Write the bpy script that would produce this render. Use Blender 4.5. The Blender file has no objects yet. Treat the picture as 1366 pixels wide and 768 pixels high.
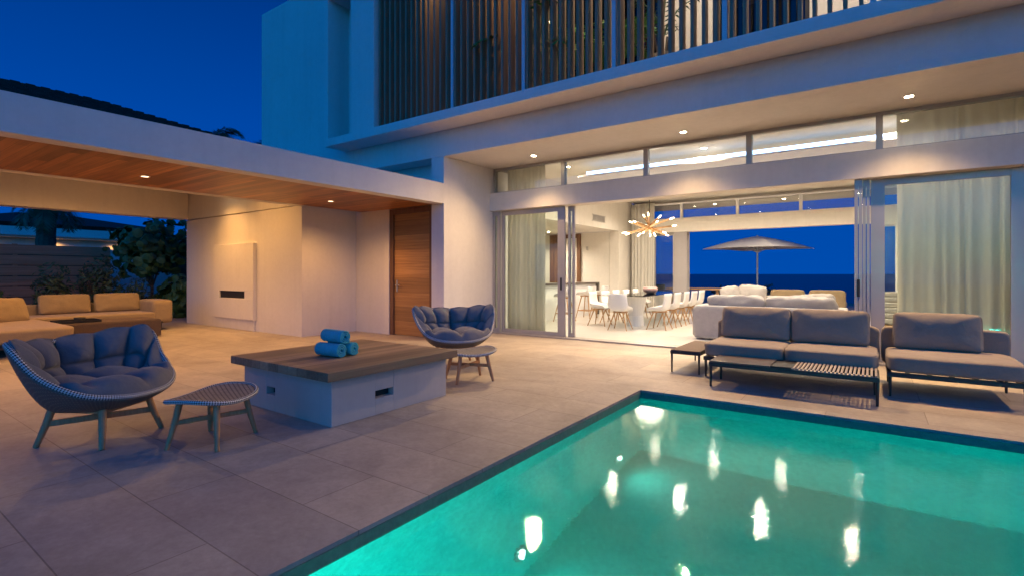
import bpy, bmesh, math, random
from mathutils import Vector, Matrix, Euler, noise
random.seed(11)
sc = bpy.context.scene
COL = sc.collection
R = math.radians
PI = math.pi

# ------------------------------------------------------------------ materials
def newmat(name):
    m = bpy.data.materials.new(name); m.use_nodes = True
    nt = m.node_tree
    return m, nt, nt.nodes['Principled BSDF'], nt.nodes['Material Output']

def N(nt, kind, **kw):
    n = nt.nodes.new(kind)
    for k, v in kw.items():
        if k in n.inputs: n.inputs[k].default_value = v
        else: setattr(n, k, v)
    return n

def ramp(nt, fac, stops):
    r = nt.nodes.new('ShaderNodeValToRGB')
    e = r.color_ramp.elements
    while len(e) > 2: e.remove(e[-1])
    while len(e) < len(stops): e.new(0.5)
    for el, (p, c) in zip(e, stops): el.position = p; el.color = (*c, 1)
    nt.links.new(fac, r.inputs[0]); return r.outputs[0]

def mixc(nt, fac, a, b, mode='MIX'):
    n = nt.nodes.new('ShaderNodeMix'); n.data_type = 'RGBA'; n.blend_type = mode
    for s, v in ((n.inputs[0], fac), (n.inputs[6], a), (n.inputs[7], b)):
        if isinstance(v, bpy.types.NodeSocket): nt.links.new(v, s)
        elif isinstance(v, (int, float)): s.default_value = v
        else: s.default_value = (*v, 1)
    return n.outputs[2]

def vec(nt, src='Object', scale=(1, 1, 1), rot=(0, 0, 0), loc=(0, 0, 0)):
    if src == 'World':
        o = nt.nodes.new('ShaderNodeNewGeometry').outputs['Position']
    else:
        o = nt.nodes.new('ShaderNodeTexCoord').outputs[src]
    mp = nt.nodes.new('ShaderNodeMapping')
    mp.inputs['Scale'].default_value = scale; mp.inputs['Rotation'].default_value = rot; mp.inputs['Location'].default_value = loc
    nt.links.new(o, mp.inputs[0]); return mp.outputs[0]

def noise_n(nt, v, scale, detail=4, rough=.55, dist=0):
    n = N(nt, 'ShaderNodeTexNoise', Scale=scale, Detail=detail, Roughness=rough, Distortion=dist)
    nt.links.new(v, n.inputs['Vector']); return n.outputs['Fac']

def bump(nt, b, h, strength=.3, dist=.01):
    n = N(nt, 'ShaderNodeBump', Strength=strength, Distance=dist)
    nt.links.new(h, n.inputs['Height']); nt.links.new(n.outputs[0], b.inputs['Normal']); return n

def plain(name, col, rough=.6, metal=0, var=.12, scale=6, bmp=.0, bscale=60, src='World', spec=.5):
    m, nt, b, o = newmat(name)
    v = vec(nt, src)
    f = noise_n(nt, v, scale, 5)
    c = ramp(nt, f, [(.3, [x*(1-var) for x in col]), (.7, [min(1, x*(1+var)) for x in col])])
    nt.links.new(c, b.inputs['Base Color'])
    b.inputs['Roughness'].default_value = rough; b.inputs['Metallic'].default_value = metal
    b.inputs['Specular IOR Level'].default_value = spec
    if bmp: bump(nt, b, noise_n(nt, v, bscale, 4, .6), bmp, .004)
    return m

def fabric(name, col, rough=.95, weave=420, var=.1):
    m, nt, b, o = newmat(name)
    v = vec(nt, 'Object')
    f = noise_n(nt, v, 9, 5)
    c = ramp(nt, f, [(.3, [x*(1-var) for x in col]), (.7, [x*(1+var) for x in col])])
    w = N(nt, 'ShaderNodeTexNoise', Scale=weave, Detail=1); nt.links.new(v, w.inputs['Vector'])
    c2 = mixc(nt, .35, c, ramp(nt, w.outputs['Fac'], [(.35, [x*.55 for x in col]), (.65, [min(1, x*1.4) for x in col])]))
    nt.links.new(c2, b.inputs['Base Color'])
    b.inputs['Roughness'].default_value = rough
    b.inputs['Sheen Weight'].default_value = .15
    wr = noise_n(nt, v, 7, 3, .5, .6)
    bump(nt, b, wr, .35, .03)
    return m

def wood(name, dark, light, axis=0, scale=1., rough=.5, plank=0, paxis=1, src='Object', gap=.006, length=2.4):
    """grain runs along axis; plank = board width across paxis"""
    m, nt, b, o = newmat(name)
    s = [14*scale]*3; s[axis] = .7*scale
    v = vec(nt, src, tuple(s))
    g = noise_n(nt, v, 1.0, 6, .62, .8)
    s2 = [60*scale]*3; s2[axis] = 1.6*scale
    g2 = noise_n(nt, vec(nt, src, tuple(s2)), 1.0, 3, .6)
    c = ramp(nt, g, [(.28, dark), (.72, light)])
    c = mixc(nt, .3, c, ramp(nt, g2, [(.3, [x*.55 for x in dark]), (.7, [min(1, x*1.15) for x in light])]))
    if plank:
        rot = {(0, 1): (0, 0, 0), (1, 0): (0, 0, R(90)), (0, 2): (R(-90), 0, 0), (2, 0): (0, R(90), R(90)), (1, 2): (R(-90), 0, R(90))}.get((axis, paxis), (0, 0, 0))
        sep = nt.nodes.new('ShaderNodeSeparateXYZ'); nt.links.new(vec(nt, src), sep.inputs[0])
        cmb = nt.nodes.new('ShaderNodeCombineXYZ')
        nt.links.new(sep.outputs[axis], cmb.inputs[0]); nt.links.new(sep.outputs[paxis], cmb.inputs[1])
        br = N(nt, 'ShaderNodeTexBrick', Scale=1.0)
        br.inputs['Brick Width'].default_value = length; br.inputs['Row Height'].default_value = plank
        br.inputs['Mortar Size'].default_value = gap*.5; br.inputs['Mortar Smooth'].default_value = .1
        br.inputs['Color1'].default_value = (.42, .42, .42, 1); br.inputs['Color2'].default_value = (1.2, 1.2, 1.2, 1)
        br.inputs['Mortar'].default_value = (.12, .12, .12, 1); br.inputs['Bias'].default_value = 0
        nt.links.new(cmb.outputs[0], br.inputs['Vector'])
        c = mixc(nt, .85, c, br.outputs['Color'], 'MULTIPLY')
        bump(nt, b, br.outputs['Fac'], -.35, .006)
    else:
        bump(nt, b, g2, .15, .003)
    nt.links.new(c, b.inputs['Base Color'])
    b.inputs['Roughness'].default_value = rough
    return m

def emit(name, col, strength):
    m, nt, b, o = newmat(name)
    b.inputs['Base Color'].default_value = (.8, .8, .8, 1)
    b.inputs['Emission Color'].default_value = (*col, 1); b.inputs['Emission Strength'].default_value = strength
    return m

def glass(name, tint=(.9, .97, .94), gl=1.0, rough=.0):
    m, nt, b, o = newmat(name); nt.nodes.remove(b)
    t = N(nt, 'ShaderNodeBsdfTransparent'); t.inputs[0].default_value = (*tint, 1)
    g = N(nt, 'ShaderNodeBsdfGlossy', Roughness=rough); g.inputs[0].default_value = (gl, gl, gl, 1)
    fr = N(nt, 'ShaderNodeFresnel', IOR=1.5)
    mx = nt.nodes.new('ShaderNodeMixShader')
    nt.links.new(fr.outputs[0], mx.inputs[0]); nt.links.new(t.outputs[0], mx.inputs[1]); nt.links.new(g.outputs[0], mx.inputs[2])
    nt.links.new(mx.outputs[0], o.inputs[0]); return m

M = {}
def stucco(name, col):
    m, nt, b, o = newmat(name)
    v = vec(nt, 'World')
    f = noise_n(nt, v, .9, 6, .6); f2 = noise_n(nt, v, 14, 4, .6)
    c = ramp(nt, f, [(.3, [x*.93 for x in col]), (.7, [x*1.03 for x in col])])
    c = mixc(nt, .25, c, ramp(nt, f2, [(.3, [x*.86 for x in col]), (.7, [min(1, x*1.06) for x in col])]))
    st_ = noise_n(nt, vec(nt, 'World', (5, 5, .28)), 1.0, 5, .65)
    c = mixc(nt, .3, c, ramp(nt, st_, [(.30, (.86, .85, .83)), (.52, (1, 1, 1))]), 'MULTIPLY')
    nt.links.new(c, b.inputs['Base Color']); b.inputs['Roughness'].default_value = .9
    b.inputs['Specular IOR Level'].default_value = .2
    b1 = N(nt, 'ShaderNodeBump', Strength=.30, Distance=.012); nt.links.new(noise_n(nt, v, 4.5, 3, .55), b1.inputs['Height'])
    b2 = N(nt, 'ShaderNodeBump', Strength=.30, Distance=.003); nt.links.new(noise_n(nt, v, 140, 3, .7), b2.inputs['Height'])
    nt.links.new(b1.outputs[0], b2.inputs['Normal']); nt.links.new(b2.outputs[0], b.inputs['Normal'])
    return m
M['pit_render'] = stucco('grey_beige_render', (.50, .46, .41))
M['stucco'] = stucco('white_stucco', (.72, .69, .65))
M['plaster'] = stucco('smooth_plaster', (.70, .65, .57))
M['white'] = plain('white_paint', (.75, .73, .70), .5, 0, .03)
M['alu'] = plain('bronze_grey_aluminium', (.42, .39, .36), .38, .35, .05, 3)
M['post'] = plain('pale_steel', (.55, .57, .6), .4, .1, .05)
M['dark'] = plain('dark_metal', (.035, .034, .035), .45, .5, .1)
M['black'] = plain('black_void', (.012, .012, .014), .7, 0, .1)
M['wick'] = plain('brown_wicker', (.10, .065, .045), .8, 0, .3, 90, .5, 120)
M['grey_fab'] = fabric('grey_outdoor_fabric', (.265, .215, .155))
M['tan_fab'] = fabric('tan_outdoor_fabric', (.31, .225, .125))
M['white_fab'] = fabric('white_linen', (.43, .39, .345))
M['blue_fab'] = fabric('slate_blue_fabric', (.155, .152, .162))
M['towel'] = fabric('turquoise_terry', (.05, .44, .50), 1.0, 500, .25)
_n = M['towel'].node_tree; _b = _n.nodes['Principled BSDF']; bump(_n, _b, noise_n(_n, vec(_n, 'Object'), 240, 3, .7), .9, .006)
M['canvas'] = fabric('taupe_canvas', (.50, .47, .46))
M['teak'] = wood('teak', (.38, .175, .07), (.58, .30, .14), 2, 1.0, .55)
M['oak'] = wood('oak', (.38, .20, .08), (.56, .34, .16), 2, 1.0, .5)
M['slatwood'] = wood('brown_slat_wood', (.20, .13, .08), (.32, .21, .13), 2, 1.0, .6, src='World')
M['ceil_wood'] = wood('cedar_ceiling', (.20, .062, .016), (.60, .235, .07), 0, .45, .42, .11, 1, 'World', .004, 1.6)
M['door_wood'] = wood('teak_door', (.32, .14, .04), (.58, .30, .10), 0, .8, .45, .29, 2, 'World', .004, 9)
M['pit_wood'] = wood('weathered_planks', (.24, .145, .08), (.44, .29, .17), 1, .8, .6, .145, 0, 'World', .004, 9)
M['fence_wood'] = wood('fence_boards', (.42, .18, .085), (.58, .29, .16), 1, .6, .7, 0, 2, 'World')
M['brown_door'] = wood('walnut', (.10, .045, .02), (.20, .095, .045), 2, .8, .5, src='World')
M['glass'] = glass('door_glass', (.90, .958, .92))
M['clearglass'] = glass('clear_glass', (.95, .97, .96))
M['darkglass'] = glass('dark_tinted_glass', (.25, .33, .36))
M['lens'] = emit('downlight_lens', (1, .80, .52), 130)
M['lens_dim'] = emit('shaded_downlight_lens', (1, .72, .40), 5)
M['jamb'] = stucco('grey_render', (.34, .31, .30))
M['bulb'] = emit('filament_bulb', (1, .74, .42), 14)
M['led'] = emit('led_strip', (.30, .56, 1), 5.0)
M['poollens'] = emit('pool_lamp_lens', (.62, 1, .92), 9)
M['shingle'] = plain('dark_shingle', (.030, .026, .024), .9, 0, .5, 9, .8, 14)
M['trunk'] = plain('bark', (.10, .075, .055), .9, 0, .4, 14, .8, 30)
M['leaf'] = plain('dark_leaf', (.065, .14, .04), .55, 0, .5, 5)
M['leaf2'] = plain('olive_leaf', (.085, .12, .045), .6, 0, .5, 5)
M['palm'] = plain('palm_leaf', (.045, .085, .04), .55, 0, .4, 5)
M['bright_leaf'] = plain('bright_leaf', (.055, .17, .03), .5, 0, .4, 5)
M['lawn'] = plain('lawn', (.035, .06, .02), .95, 0, .4, 3, .9, 40)
M['ceramic'] = plain('pink_ceramic', (.42, .27, .24), .4, 0, .1)
M['int_floor'] = plain('pale_interior_stone', (.62, .57, .50), .28, 0, .06, 1.5)
M['quartz'] = plain('dark_counter', (.11, .085, .07), .3, 0, .1)
M['chair_white'] = plain('white_shell', (.74, .71, .66), .4, 0, .02)
M['terracotta'] = plain('dark_planter', (.06, .055, .05), .7)

def curtain_mat():
    m, nt, b, o = newmat('sheer_curtain'); nt.nodes.remove(b)
    d = N(nt, 'ShaderNodeBsdfDiffuse'); d.inputs[0].default_value = (.84, .81, .73, 1)
    t = N(nt, 'ShaderNodeBsdfTranslucent'); t.inputs[0].default_value = (.84, .81, .73, 1)
    mx = nt.nodes.new('ShaderNodeMixShader'); mx.inputs[0].default_value = .5
    nt.links.new(d.outputs[0], mx.inputs[1]); nt.links.new(t.outputs[0], mx.inputs[2]); nt.links.new(mx.outputs[0], o.inputs[0])
    return m
M['curtain'] = curtain_mat()

def deck_mat():
    m, nt, b, o = newmat('coral_stone_tiles')
    v = vec(nt, 'World', loc=(.35, -1.60+.4825*4, 0))
    br = N(nt, 'ShaderNodeTexBrick', Scale=1.0)
    br.inputs['Brick Width'].default_value = 1.45; br.inputs['Row Height'].default_value = .4825
    br.inputs['Mortar Size'].default_value = .0035; br.inputs['Mortar Smooth'].default_value = .3
    br.inputs['Color1'].default_value = (.86, .86, .88, 1); br.inputs['Color2'].default_value = (1.07, 1.06, 1.03, 1); br.inputs['Mortar'].default_value = (.56, .54, .52, 1)
    nt.links.new(v, br.inputs['Vector'])
    w = vec(nt, 'World')
    f = noise_n(nt, w, 1.3, 8, .66, .4); f2 = noise_n(nt, w, 26, 5, .7)
    f3 = noise_n(nt, w, 5.5, 6, .7, .8)
    c = ramp(nt, f, [(.3, (.345, .29, .235)), (.7, (.49, .42, .34))])
    c = mixc(nt, .5, c, ramp(nt, f3, [(.3, (.27, .235, .205)), (.7, (.52, .46, .40))]))
    c = mixc(nt, .2, c, ramp(nt, f2, [(.35, (.24, .20, .17)), (.62, (.50, .45, .39))]))
    c = mixc(nt, 1.0, c, br.outputs['Color'], 'MULTIPLY')
    f4 = noise_n(nt, w, .55, 5, .7, 1.2)
    c = mixc(nt, 1.0, c, ramp(nt, f4, [(.38, (.80, .79, .78)), (.55, (1, 1, 1)), (.75, (1.06, 1.04, 1.0))]), 'MULTIPLY')
    nt.links.new(c, b.inputs['Base Color'])
    rr = nt.nodes.new('ShaderNodeMapRange'); rr.inputs['To Min'].default_value = .42; rr.inputs['To Max'].default_value = .72
    nt.links.new(f3, rr.inputs[0]); nt.links.new(rr.outputs[0], b.inputs['Roughness'])
    b.inputs['Specular IOR Level'].default_value = .35
    n1 = N(nt, 'ShaderNodeBump', Strength=.25, Distance=.004); nt.links.new(f2, n1.inputs['Height'])
    n2 = N(nt, 'ShaderNodeBump', Strength=.5, Distance=.004); n2.invert = True
    nt.links.new(br.outputs['Fac'], n2.inputs['Height']); nt.links.new(n1.outputs[0], n2.inputs['Normal']); nt.links.new(n2.outputs[0], b.inputs['Normal'])
    return m
M['deck'] = deck_mat()

def pool_mat(name, a, bcol, mortar, size=.05):
    m, nt, b, o = newmat(name)
    w = vec(nt, 'World')
    f = noise_n(nt, w, 1.1, 5, .6); f2 = noise_n(nt, w, 24, 3, .7)
    c = ramp(nt, f, [(.3, a), (.7, bcol)])
    c = mixc(nt, .35, c, ramp(nt, f2, [(.35, [x*.7 for x in a]), (.65, [min(1, x*1.15) for x in bcol])]))
    g = N(nt, 'ShaderNodeTexNoise', Scale=.7, Detail=3, Distortion=1.5); nt.links.new(w, g.inputs['Vector'])
    c = mixc(nt, .6, c, ramp(nt, g.outputs['Fac'], [(.35, (.78, .84, .86)), (.65, (1.08, 1.05, 1.0))]), 'MULTIPLY')
    nt.links.new(c, b.inputs['Base Color']); b.inputs['Roughness'].default_value = .5
    return m
M['poolfloor'] = pool_mat('teal_pool_plaster', (.14, .55, .53), (.20, .66, .63), (.2, .5, .45))
M['pooltile'] = pool_mat('grey_green_glow_tinted_tile', (.10, .20, .135), (.16, .26, .18), (.1, .1, .1))  # grey-green tile; the extra green stands in for the water's teal glow

def water_mat():
    m, nt, b, o = newmat('pool_water'); nt.nodes.remove(b)
    g = N(nt, 'ShaderNodeBsdfGlass', IOR=1.333, Roughness=.008); g.inputs[0].default_value = (.93, 1, .98, 1)
    w = vec(nt, 'World')
    f1 = noise_n(nt, w, 2.2, 2, .5, .3); f2 = noise_n(nt, vec(nt, 'World', (1, 1, 1), (0, 0, R(25))), 50, 2, .5)
    b1 = N(nt, 'ShaderNodeBump', Strength=.025, Distance=.05); nt.links.new(f1, b1.inputs['Height'])
    b2 = N(nt, 'ShaderNodeBump', Strength=.095, Distance=.006); nt.links.new(f2, b2.inputs['Height']); nt.links.new(b1.outputs[0], b2.inputs['Normal'])
    nt.links.new(b2.outputs[0], g.inputs['Normal'])
    nt.links.new(g.outputs[0], o.inputs[0]); return m
M['water'] = water_mat()

def sea_mat():
    m, nt, b, o = newmat('sea_water')
    b.inputs['Base Color'].default_value = (.0, .018, .075, 1); b.inputs['Roughness'].default_value = .32
    b.inputs['IOR'].default_value = 1.333
    w = vec(nt, 'World', (.05, .2, 1), (0, 0, R(35)))
    bump(nt, b, noise_n(nt, w, 4, 4, .6), .5, .3)
    return m
M['sea'] = sea_mat()

def weave_mat(name, a, b_, sx, sy):
    m, nt, b, o = newmat(name)
    v = vec(nt, 'UV')
    br = N(nt, 'ShaderNodeTexBrick', Scale=1.0)
    br.inputs['Brick Width'].default_value = sx; br.inputs['Row Height'].default_value = sy
    br.inputs['Mortar Size'].default_value = sy*.28; br.inputs['Mortar Smooth'].default_value = .3
    br.inputs['Color1'].default_value = (*a, 1); br.inputs['Color2'].default_value = (*[x*1.3 for x in a], 1); br.inputs['Mortar'].default_value = (*b_, 1)
    nt.links.new(v, br.inputs['Vector']); nt.links.new(br.outputs['Color'], b.inputs['Base Color'])
    b.inputs['Roughness'].default_value = .6
    bump(nt, b, br.outputs['Fac'], -.6, .004)
    return m
M['weave'] = weave_mat('charcoal_weave', (.035, .033, .037), (.19, .155, .125), .055, .020)
def rim_mat():
    m, nt, b, o = newmat('salt_and_pepper_braid')
    c = N(nt, 'ShaderNodeTexChecker', Scale=84.0); nt.links.new(vec(nt, 'UV', (1, 1, 1), (0, 0, R(45))), c.inputs[0])
    c.inputs['Color1'].default_value = (.62, .60, .58, 1); c.inputs['Color2'].default_value = (.02, .02, .024, 1)
    nt.links.new(c.outputs[0], b.inputs['Base Color']); b.inputs['Roughness'].default_value = .6
    bump(nt, b, c.outputs[1], .5, .004); return m
M['weave_rim'] = rim_mat()
M['weave_top'] = weave_mat('striped_weave', (.34, .30, .27), (.022, .02, .022), .042, .022)

# ------------------------------------------------------------------ mesh builder
class MB:
    def __init__(s): s.bm = bmesh.new(); s.uvl = None
    def box(s, x0, x1, y0, y1, z0, z1, T=None):
        vs = [s.bm.verts.new(Vector(p) if T is None else T @ Vector(p)) for p in
              ((x0, y0, z0), (x1, y0, z0), (x1, y1, z0), (x0, y1, z0), (x0, y0, z1), (x1, y0, z1), (x1, y1, z1), (x0, y1, z1))]
        for f in ((3, 2, 1, 0), (4, 5, 6, 7), (0, 1, 5, 4), (1, 2, 6, 5), (2, 3, 7, 6), (3, 0, 4, 7)):
            s.bm.faces.new([vs[i] for i in f])
        return s
    def ring(s, pts): return [s.bm.verts.new(p) for p in pts]
    def bridge(s, a, b, close=True):
        n = len(a)
        for i in range(n if close else n-1):
            j = (i+1) % n
            try: s.bm.faces.new((a[i], a[j], b[j], b[i]))
            except ValueError: pass
    def tube(s, pts, rads, n=10, cap=True):
        pts = [Vector(p) for p in pts]
        if not hasattr(rads, '__len__'): rads = [rads]*len(pts)
        rings = []; up = None
        for i, p in enumerate(pts):
            d = (pts[min(i+1, len(pts)-1)]-pts[max(i-1, 0)]).normalized()
            if up is None: up = Vector((0, 0, 1)) if abs(d.z) < .9 else Vector((1, 0, 0))
            a = d.cross(up)
            if a.length < 1e-4: a = d.cross(Vector((0, 1, .1)))
            a.normalize(); b = a.cross(d).normalized(); up = b
            rings.append(s.ring([p+(a*math.cos(2*PI*k/n)+b*math.sin(2*PI*k/n))*rads[i] for k in range(n)]))
        for a, b in zip(rings, rings[1:]): s.bridge(a, b)
        if cap: s.bm.faces.new(rings[0][::-1]); s.bm.faces.new(rings[-1])
        return s
    def bar(s, p0, p1, w, h, up=(0, 0, 1)):
        p0, p1 = Vector(p0), Vector(p1); d = (p1-p0); L = d.length; d.normalize()
        a = d.cross(Vector(up)).normalized(); b = a.cross(d)
        T = Matrix((( d.x, a.x, b.x, p0.x), (d.y, a.y, b.y, p0.y), (d.z, a.z, b.z, p0.z), (0, 0, 0, 1)))
        return s.box(0, L, -w/2, w/2, -h/2, h/2, T)
    def disc(s, c, r, z0, z1, n=24, r1=None):
        r1 = r if r1 is None else r1
        a = s.ring([(c[0]+r*math.cos(2*PI*k/n), c[1]+r*math.sin(2*PI*k/n), z0) for k in range(n)])
        b = s.ring([(c[0]+r1*math.cos(2*PI*k/n), c[1]+r1*math.sin(2*PI*k/n), z1) for k in range(n)])
        s.bridge(a, b); s.bm.faces.new(a[::-1]); s.bm.faces.new(b); return s
    def lathe(s, prof, c=(0, 0, 0), n=24):
        rings = [s.ring([(c[0]+r*math.cos(2*PI*k/n), c[1]+r*math.sin(2*PI*k/n), c[2]+z) for k in range(n)]) for r, z in prof]
        for a, b in zip(rings, rings[1:]): s.bridge(a, b)
        return s
    def pillow(s, sx, sy, sz, T=None, n=10, pn=7, puff=.35, wr=.006, seed=0):
        """soft cushion: half sizes sx, sy, sz; thickness along z thins towards its edges"""
        T = T or Matrix()
        cache = {}
        def V(a, b, c):
            k = (round(a, 4), round(b, 4), round(c, 4))
            if k in cache: return cache[k]
            l = (abs(a)**pn+abs(b)**pn+abs(c)**pn)**(1/pn)
            x, y, z = a/l, b/l, c/l
            e = max(abs(x), abs(y))
            z *= 1-puff*e**3
            q = Vector((x*sx, y*sy, z*sz))
            q += q.normalized()*wr*noise.noise(Vector((x*sx*9+seed*7.3, y*sy*9, z*sz*9+seed)))*2
            cache[k] = s.bm.verts.new(T @ q); return cache[k]
        g = [-1+2*i/n for i in range(n+1)]
        for i in range(n):
            for j in range(n):
                a0, a1, b0, b1 = g[i], g[i+1], g[j], g[j+1]
                for f in (((a0, b0, 1), (a1, b0, 1), (a1, b1, 1), (a0, b1, 1)), ((a0, b1, -1), (a1, b1, -1), (a1, b0, -1), (a0, b0, -1)),
                          ((1, a0, b0), (1, a1, b0), (1, a1, b1), (1, a0, b1)), ((-1, a0, b1), (-1, a1, b1), (-1, a1, b0), (-1, a0, b0)),
                          ((a0, 1, b1), (a1, 1, b1), (a1, 1, b0), (a0, 1, b0)), ((a0, -1, b0), (a1, -1, b0), (a1, -1, b1), (a0, -1, b1))):
                    s.bm.faces.new([V(*p) for p in f])
        return s
    def piping(s, sx, sy, T, r=.008, pn=11, z=0.0):
        pts = []
        for k in range(72):
            a = 2*PI*k/72; x, y = math.cos(a), math.sin(a); l = (abs(x)**pn+abs(y)**pn)**(1/pn)
            pts.append(T @ Vector((x/l*sx, y/l*sy, z)))
        n = 6; rings = []
        ax = (T.to_3x3() @ Vector((0, 0, 1))).normalized()
        for k, p in enumerate(pts):
            d = (pts[(k+1) % 72]-pts[k-1]).normalized(); u = d.cross(ax)
            rings.append(s.ring([p+(u*math.cos(2*PI*i/n)+ax*math.sin(2*PI*i/n))*r for i in range(n)]))
        for a, b in zip(rings, rings[1:]+rings[:1]): s.bridge(a, b)
        return s
    def build(s, name, mat, parent=None, smooth=False, bevel=0, solid=0, sub=0, off=0., angle=35):
        bmesh.ops.recalc_face_normals(s.bm, faces=s.bm.faces)
        me = bpy.data.meshes.new(name); s.bm.to_mesh(me); s.bm.free()
        me.materials.append(M[mat] if isinstance(mat, str) else mat)
        if smooth: me.polygons.foreach_set('use_smooth', [True]*len(me.polygons))
        o = bpy.data.objects.new(name, me); COL.objects.link(o)
        if parent: o.parent = parent
        if solid:
            q = o.modifiers.new('s', 'SOLIDIFY'); q.thickness = solid; q.offset = off
        if bevel:
            q = o.modifiers.new('b', 'BEVEL'); q.width = bevel; q.segments = 2; q.limit_method = 'ANGLE'; q.angle_limit = R(40)
        if sub:
            q = o.modifiers.new('u', 'SUBSURF'); q.levels = sub; q.render_levels = sub
        return o

def tag(o, label=None, cat=None, group=None, kind=None):
    if label: o['label'] = label
    if cat: o['category'] = cat
    if group: o['group'] = group
    if kind: o['kind'] = kind
    return o

def thing(name, label, cat, loc=(0, 0, 0), rz=0, group=None):
    o = bpy.data.objects.new(name, None); COL.objects.link(o)
    o.location = loc; o.rotation_euler = (0, 0, rz); o.empty_display_size = .1
    return tag(o, label, cat, group)

def B(name, mat, parent, *boxes, **kw):
    m = MB()
    for b in boxes: m.box(*b)
    return m.build(name, mat, parent, **kw)

def dup(root, loc, rz, label, group=None):
    r = root.copy(); COL.objects.link(r); r.location = loc; r.rotation_euler = (0, 0, rz); r['label'] = label
    if group: r['group'] = group
    for ch in list(root.children):
        if ch.type == 'LIGHT' : 
            c = ch.copy(); COL.objects.link(c); c.parent = r; continue
        c = ch.copy(); COL.objects.link(c); c.parent = r
        for g in list(ch.children):
            d = g.copy(); COL.objects.link(d); d.parent = c
    return r

def lamp(name, kind, loc, energy, col, parent=None, rot=(0, 0, 0), radius=.05, spot=150, blend=.6, size=None):
    l = bpy.data.lights.new(name, kind); l.energy = energy; l.color = col
    if kind == 'SPOT': l.spot_size = R(spot); l.spot_blend = blend; l.shadow_soft_size = radius
    elif kind == 'POINT': l.shadow_soft_size = radius
    elif kind == 'AREA': l.shape = 'RECTANGLE'; l.size, l.size_y = size
    o = bpy.data.objects.new(name, l); COL.objects.link(o); o.location = loc; o.rotation_euler = rot
    if parent: o.parent = parent
    return o
# ------------------------------------------------------------------ light levels
SUN_EL, SUN_ROT, SKY_STR, SKY_TINT = -2.0, 145, 1.0, (.05, 2.15, 3.2)
SKY_RAMP = [(0, (0, .072, .42)), (.25, (0, .062, .38)), (.6, (0, .018, .13)), (1, (0, .006, .05))]
L_SOFFIT, L_INT, L_PAV, L_UP, L_CHAND = 630, 290, 205, 130, 80
POOL_FILL_LAMPS = [(3.9, 1.4, -.25, 32), (3.9, 4.2, -.25, 20), (-1.2, .65, -.22, 34), (.6, .65, -.22, 170), (2.4, .65, -.22, 74)]
POOL_COL = (.03, .9, .78)
POOL_BEAM = 8
# ------------------------------------------------------------------ camera and world
cam = bpy.data.cameras.new('camera'); camo = bpy.data.objects.new('camera', cam); COL.objects.link(camo)
camo.location = (0, 0, 1.25); camo.rotation_euler = (R(90), 0, R(35.3))
cam.sensor_width = 36; cam.lens = 36*680.6/1366; cam.shift_y = -19/1366; cam.clip_start = .05; cam.clip_end = 9000
sc.camera = camo
sc.view_settings.view_transform = 'Standard'; sc.view_settings.look = 'None'
sc.view_settings.exposure = 0; sc.view_settings.gamma = 1
sc.cycles.use_denoising = True
sc.cycles.max_bounces = 10; sc.cycles.diffuse_bounces = 5; sc.cycles.glossy_bounces = 5; sc.cycles.transmission_bounces = 8; sc.cycles.transparent_max_bounces = 24
sc.cycles.sample_clamp_indirect = 25; sc.cycles.sample_clamp_direct = 0
sc.cycles.caustics_reflective = False; sc.cycles.caustics_refractive = False

W = bpy.data.worlds.new('World'); sc.world = W; W.use_nodes = True
nt = W.node_tree; bg = nt.nodes['Background']
sky = nt.nodes.new('ShaderNodeTexSky'); sky.sky_type = 'NISHITA'; sky.sun_disc = False
sky.sun_elevation = R(SUN_EL); sky.sun_rotation = R(SUN_ROT); sky.altitude = 0; sky.air_density = 1; sky.dust_density = .3; sky.ozone_density = 3
tint = mixc(nt, 1.0, sky.outputs[0], SKY_TINT, 'MULTIPLY')
# the afterglow stands where the sun went down, behind the camera
tcg = nt.nodes.new('ShaderNodeTexCoord'); dp = N(nt, 'ShaderNodeVectorMath', operation='DOT_PRODUCT'); nt.links.new(tcg.outputs['Generated'], dp.inputs[0])
dp.inputs[1].default_value = (math.sin(R(SUN_ROT)), math.cos(R(SUN_ROT)), 0)
mr = N(nt, 'ShaderNodeMapRange', interpolation_type='SMOOTHSTEP'); mr.inputs['From Min'].default_value = -.45; mr.inputs['From Max'].default_value = .75
nt.links.new(dp.outputs['Value'], mr.inputs[0])
tint = mixc(nt, mr.outputs[0], (0, 0, 0), tint)
# blue hour: even deep blue, paler towards the horizon
tc = nt.nodes.new('ShaderNodeTexCoord'); sp = nt.nodes.new('ShaderNodeSeparateXYZ'); nt.links.new(tc.outputs['Generated'], sp.inputs[0])
blue = ramp(nt, sp.outputs['Z'], SKY_RAMP)
tint = mixc(nt, 1.0, tint, blue, 'ADD')
nt.links.new(tint, bg.inputs[0]); bg.inputs[1].default_value = SKY_STR

# ------------------------------------------------------------------ ground, pool, sea
PX0, PX1, PY0, PY1 = -2.05, 4.2, .45, 5.30
WZ = -.085; PD = -1.75
def st(name, mat, *boxes, **kw): return tag(B(name, mat, None, *boxes, **kw), kind='structure')
st('pool_deck', 'deck', (-20.2, PX0, -4, 8.72, -.022, 0), (PX1, 9, -4, 8.72, -.022, 0), (PX0, PX1, -4, PY0, -.022, 0), (PX0, PX1, PY1, 8.72, -.022, 0))
m = MB(); m.box(-60, 12, -60, 60, -5, -.2)
st('ground', 'lawn', (-70, -20.2, -60, 60, -.6, -.03), (-20.2, 40, -60, -4, -.6, -.03), (9, 40, -4, 60, -.6, -.03), (-20.2, -13.0, 8.72, 40, -.6, -.03))
m.bm.free()
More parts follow.
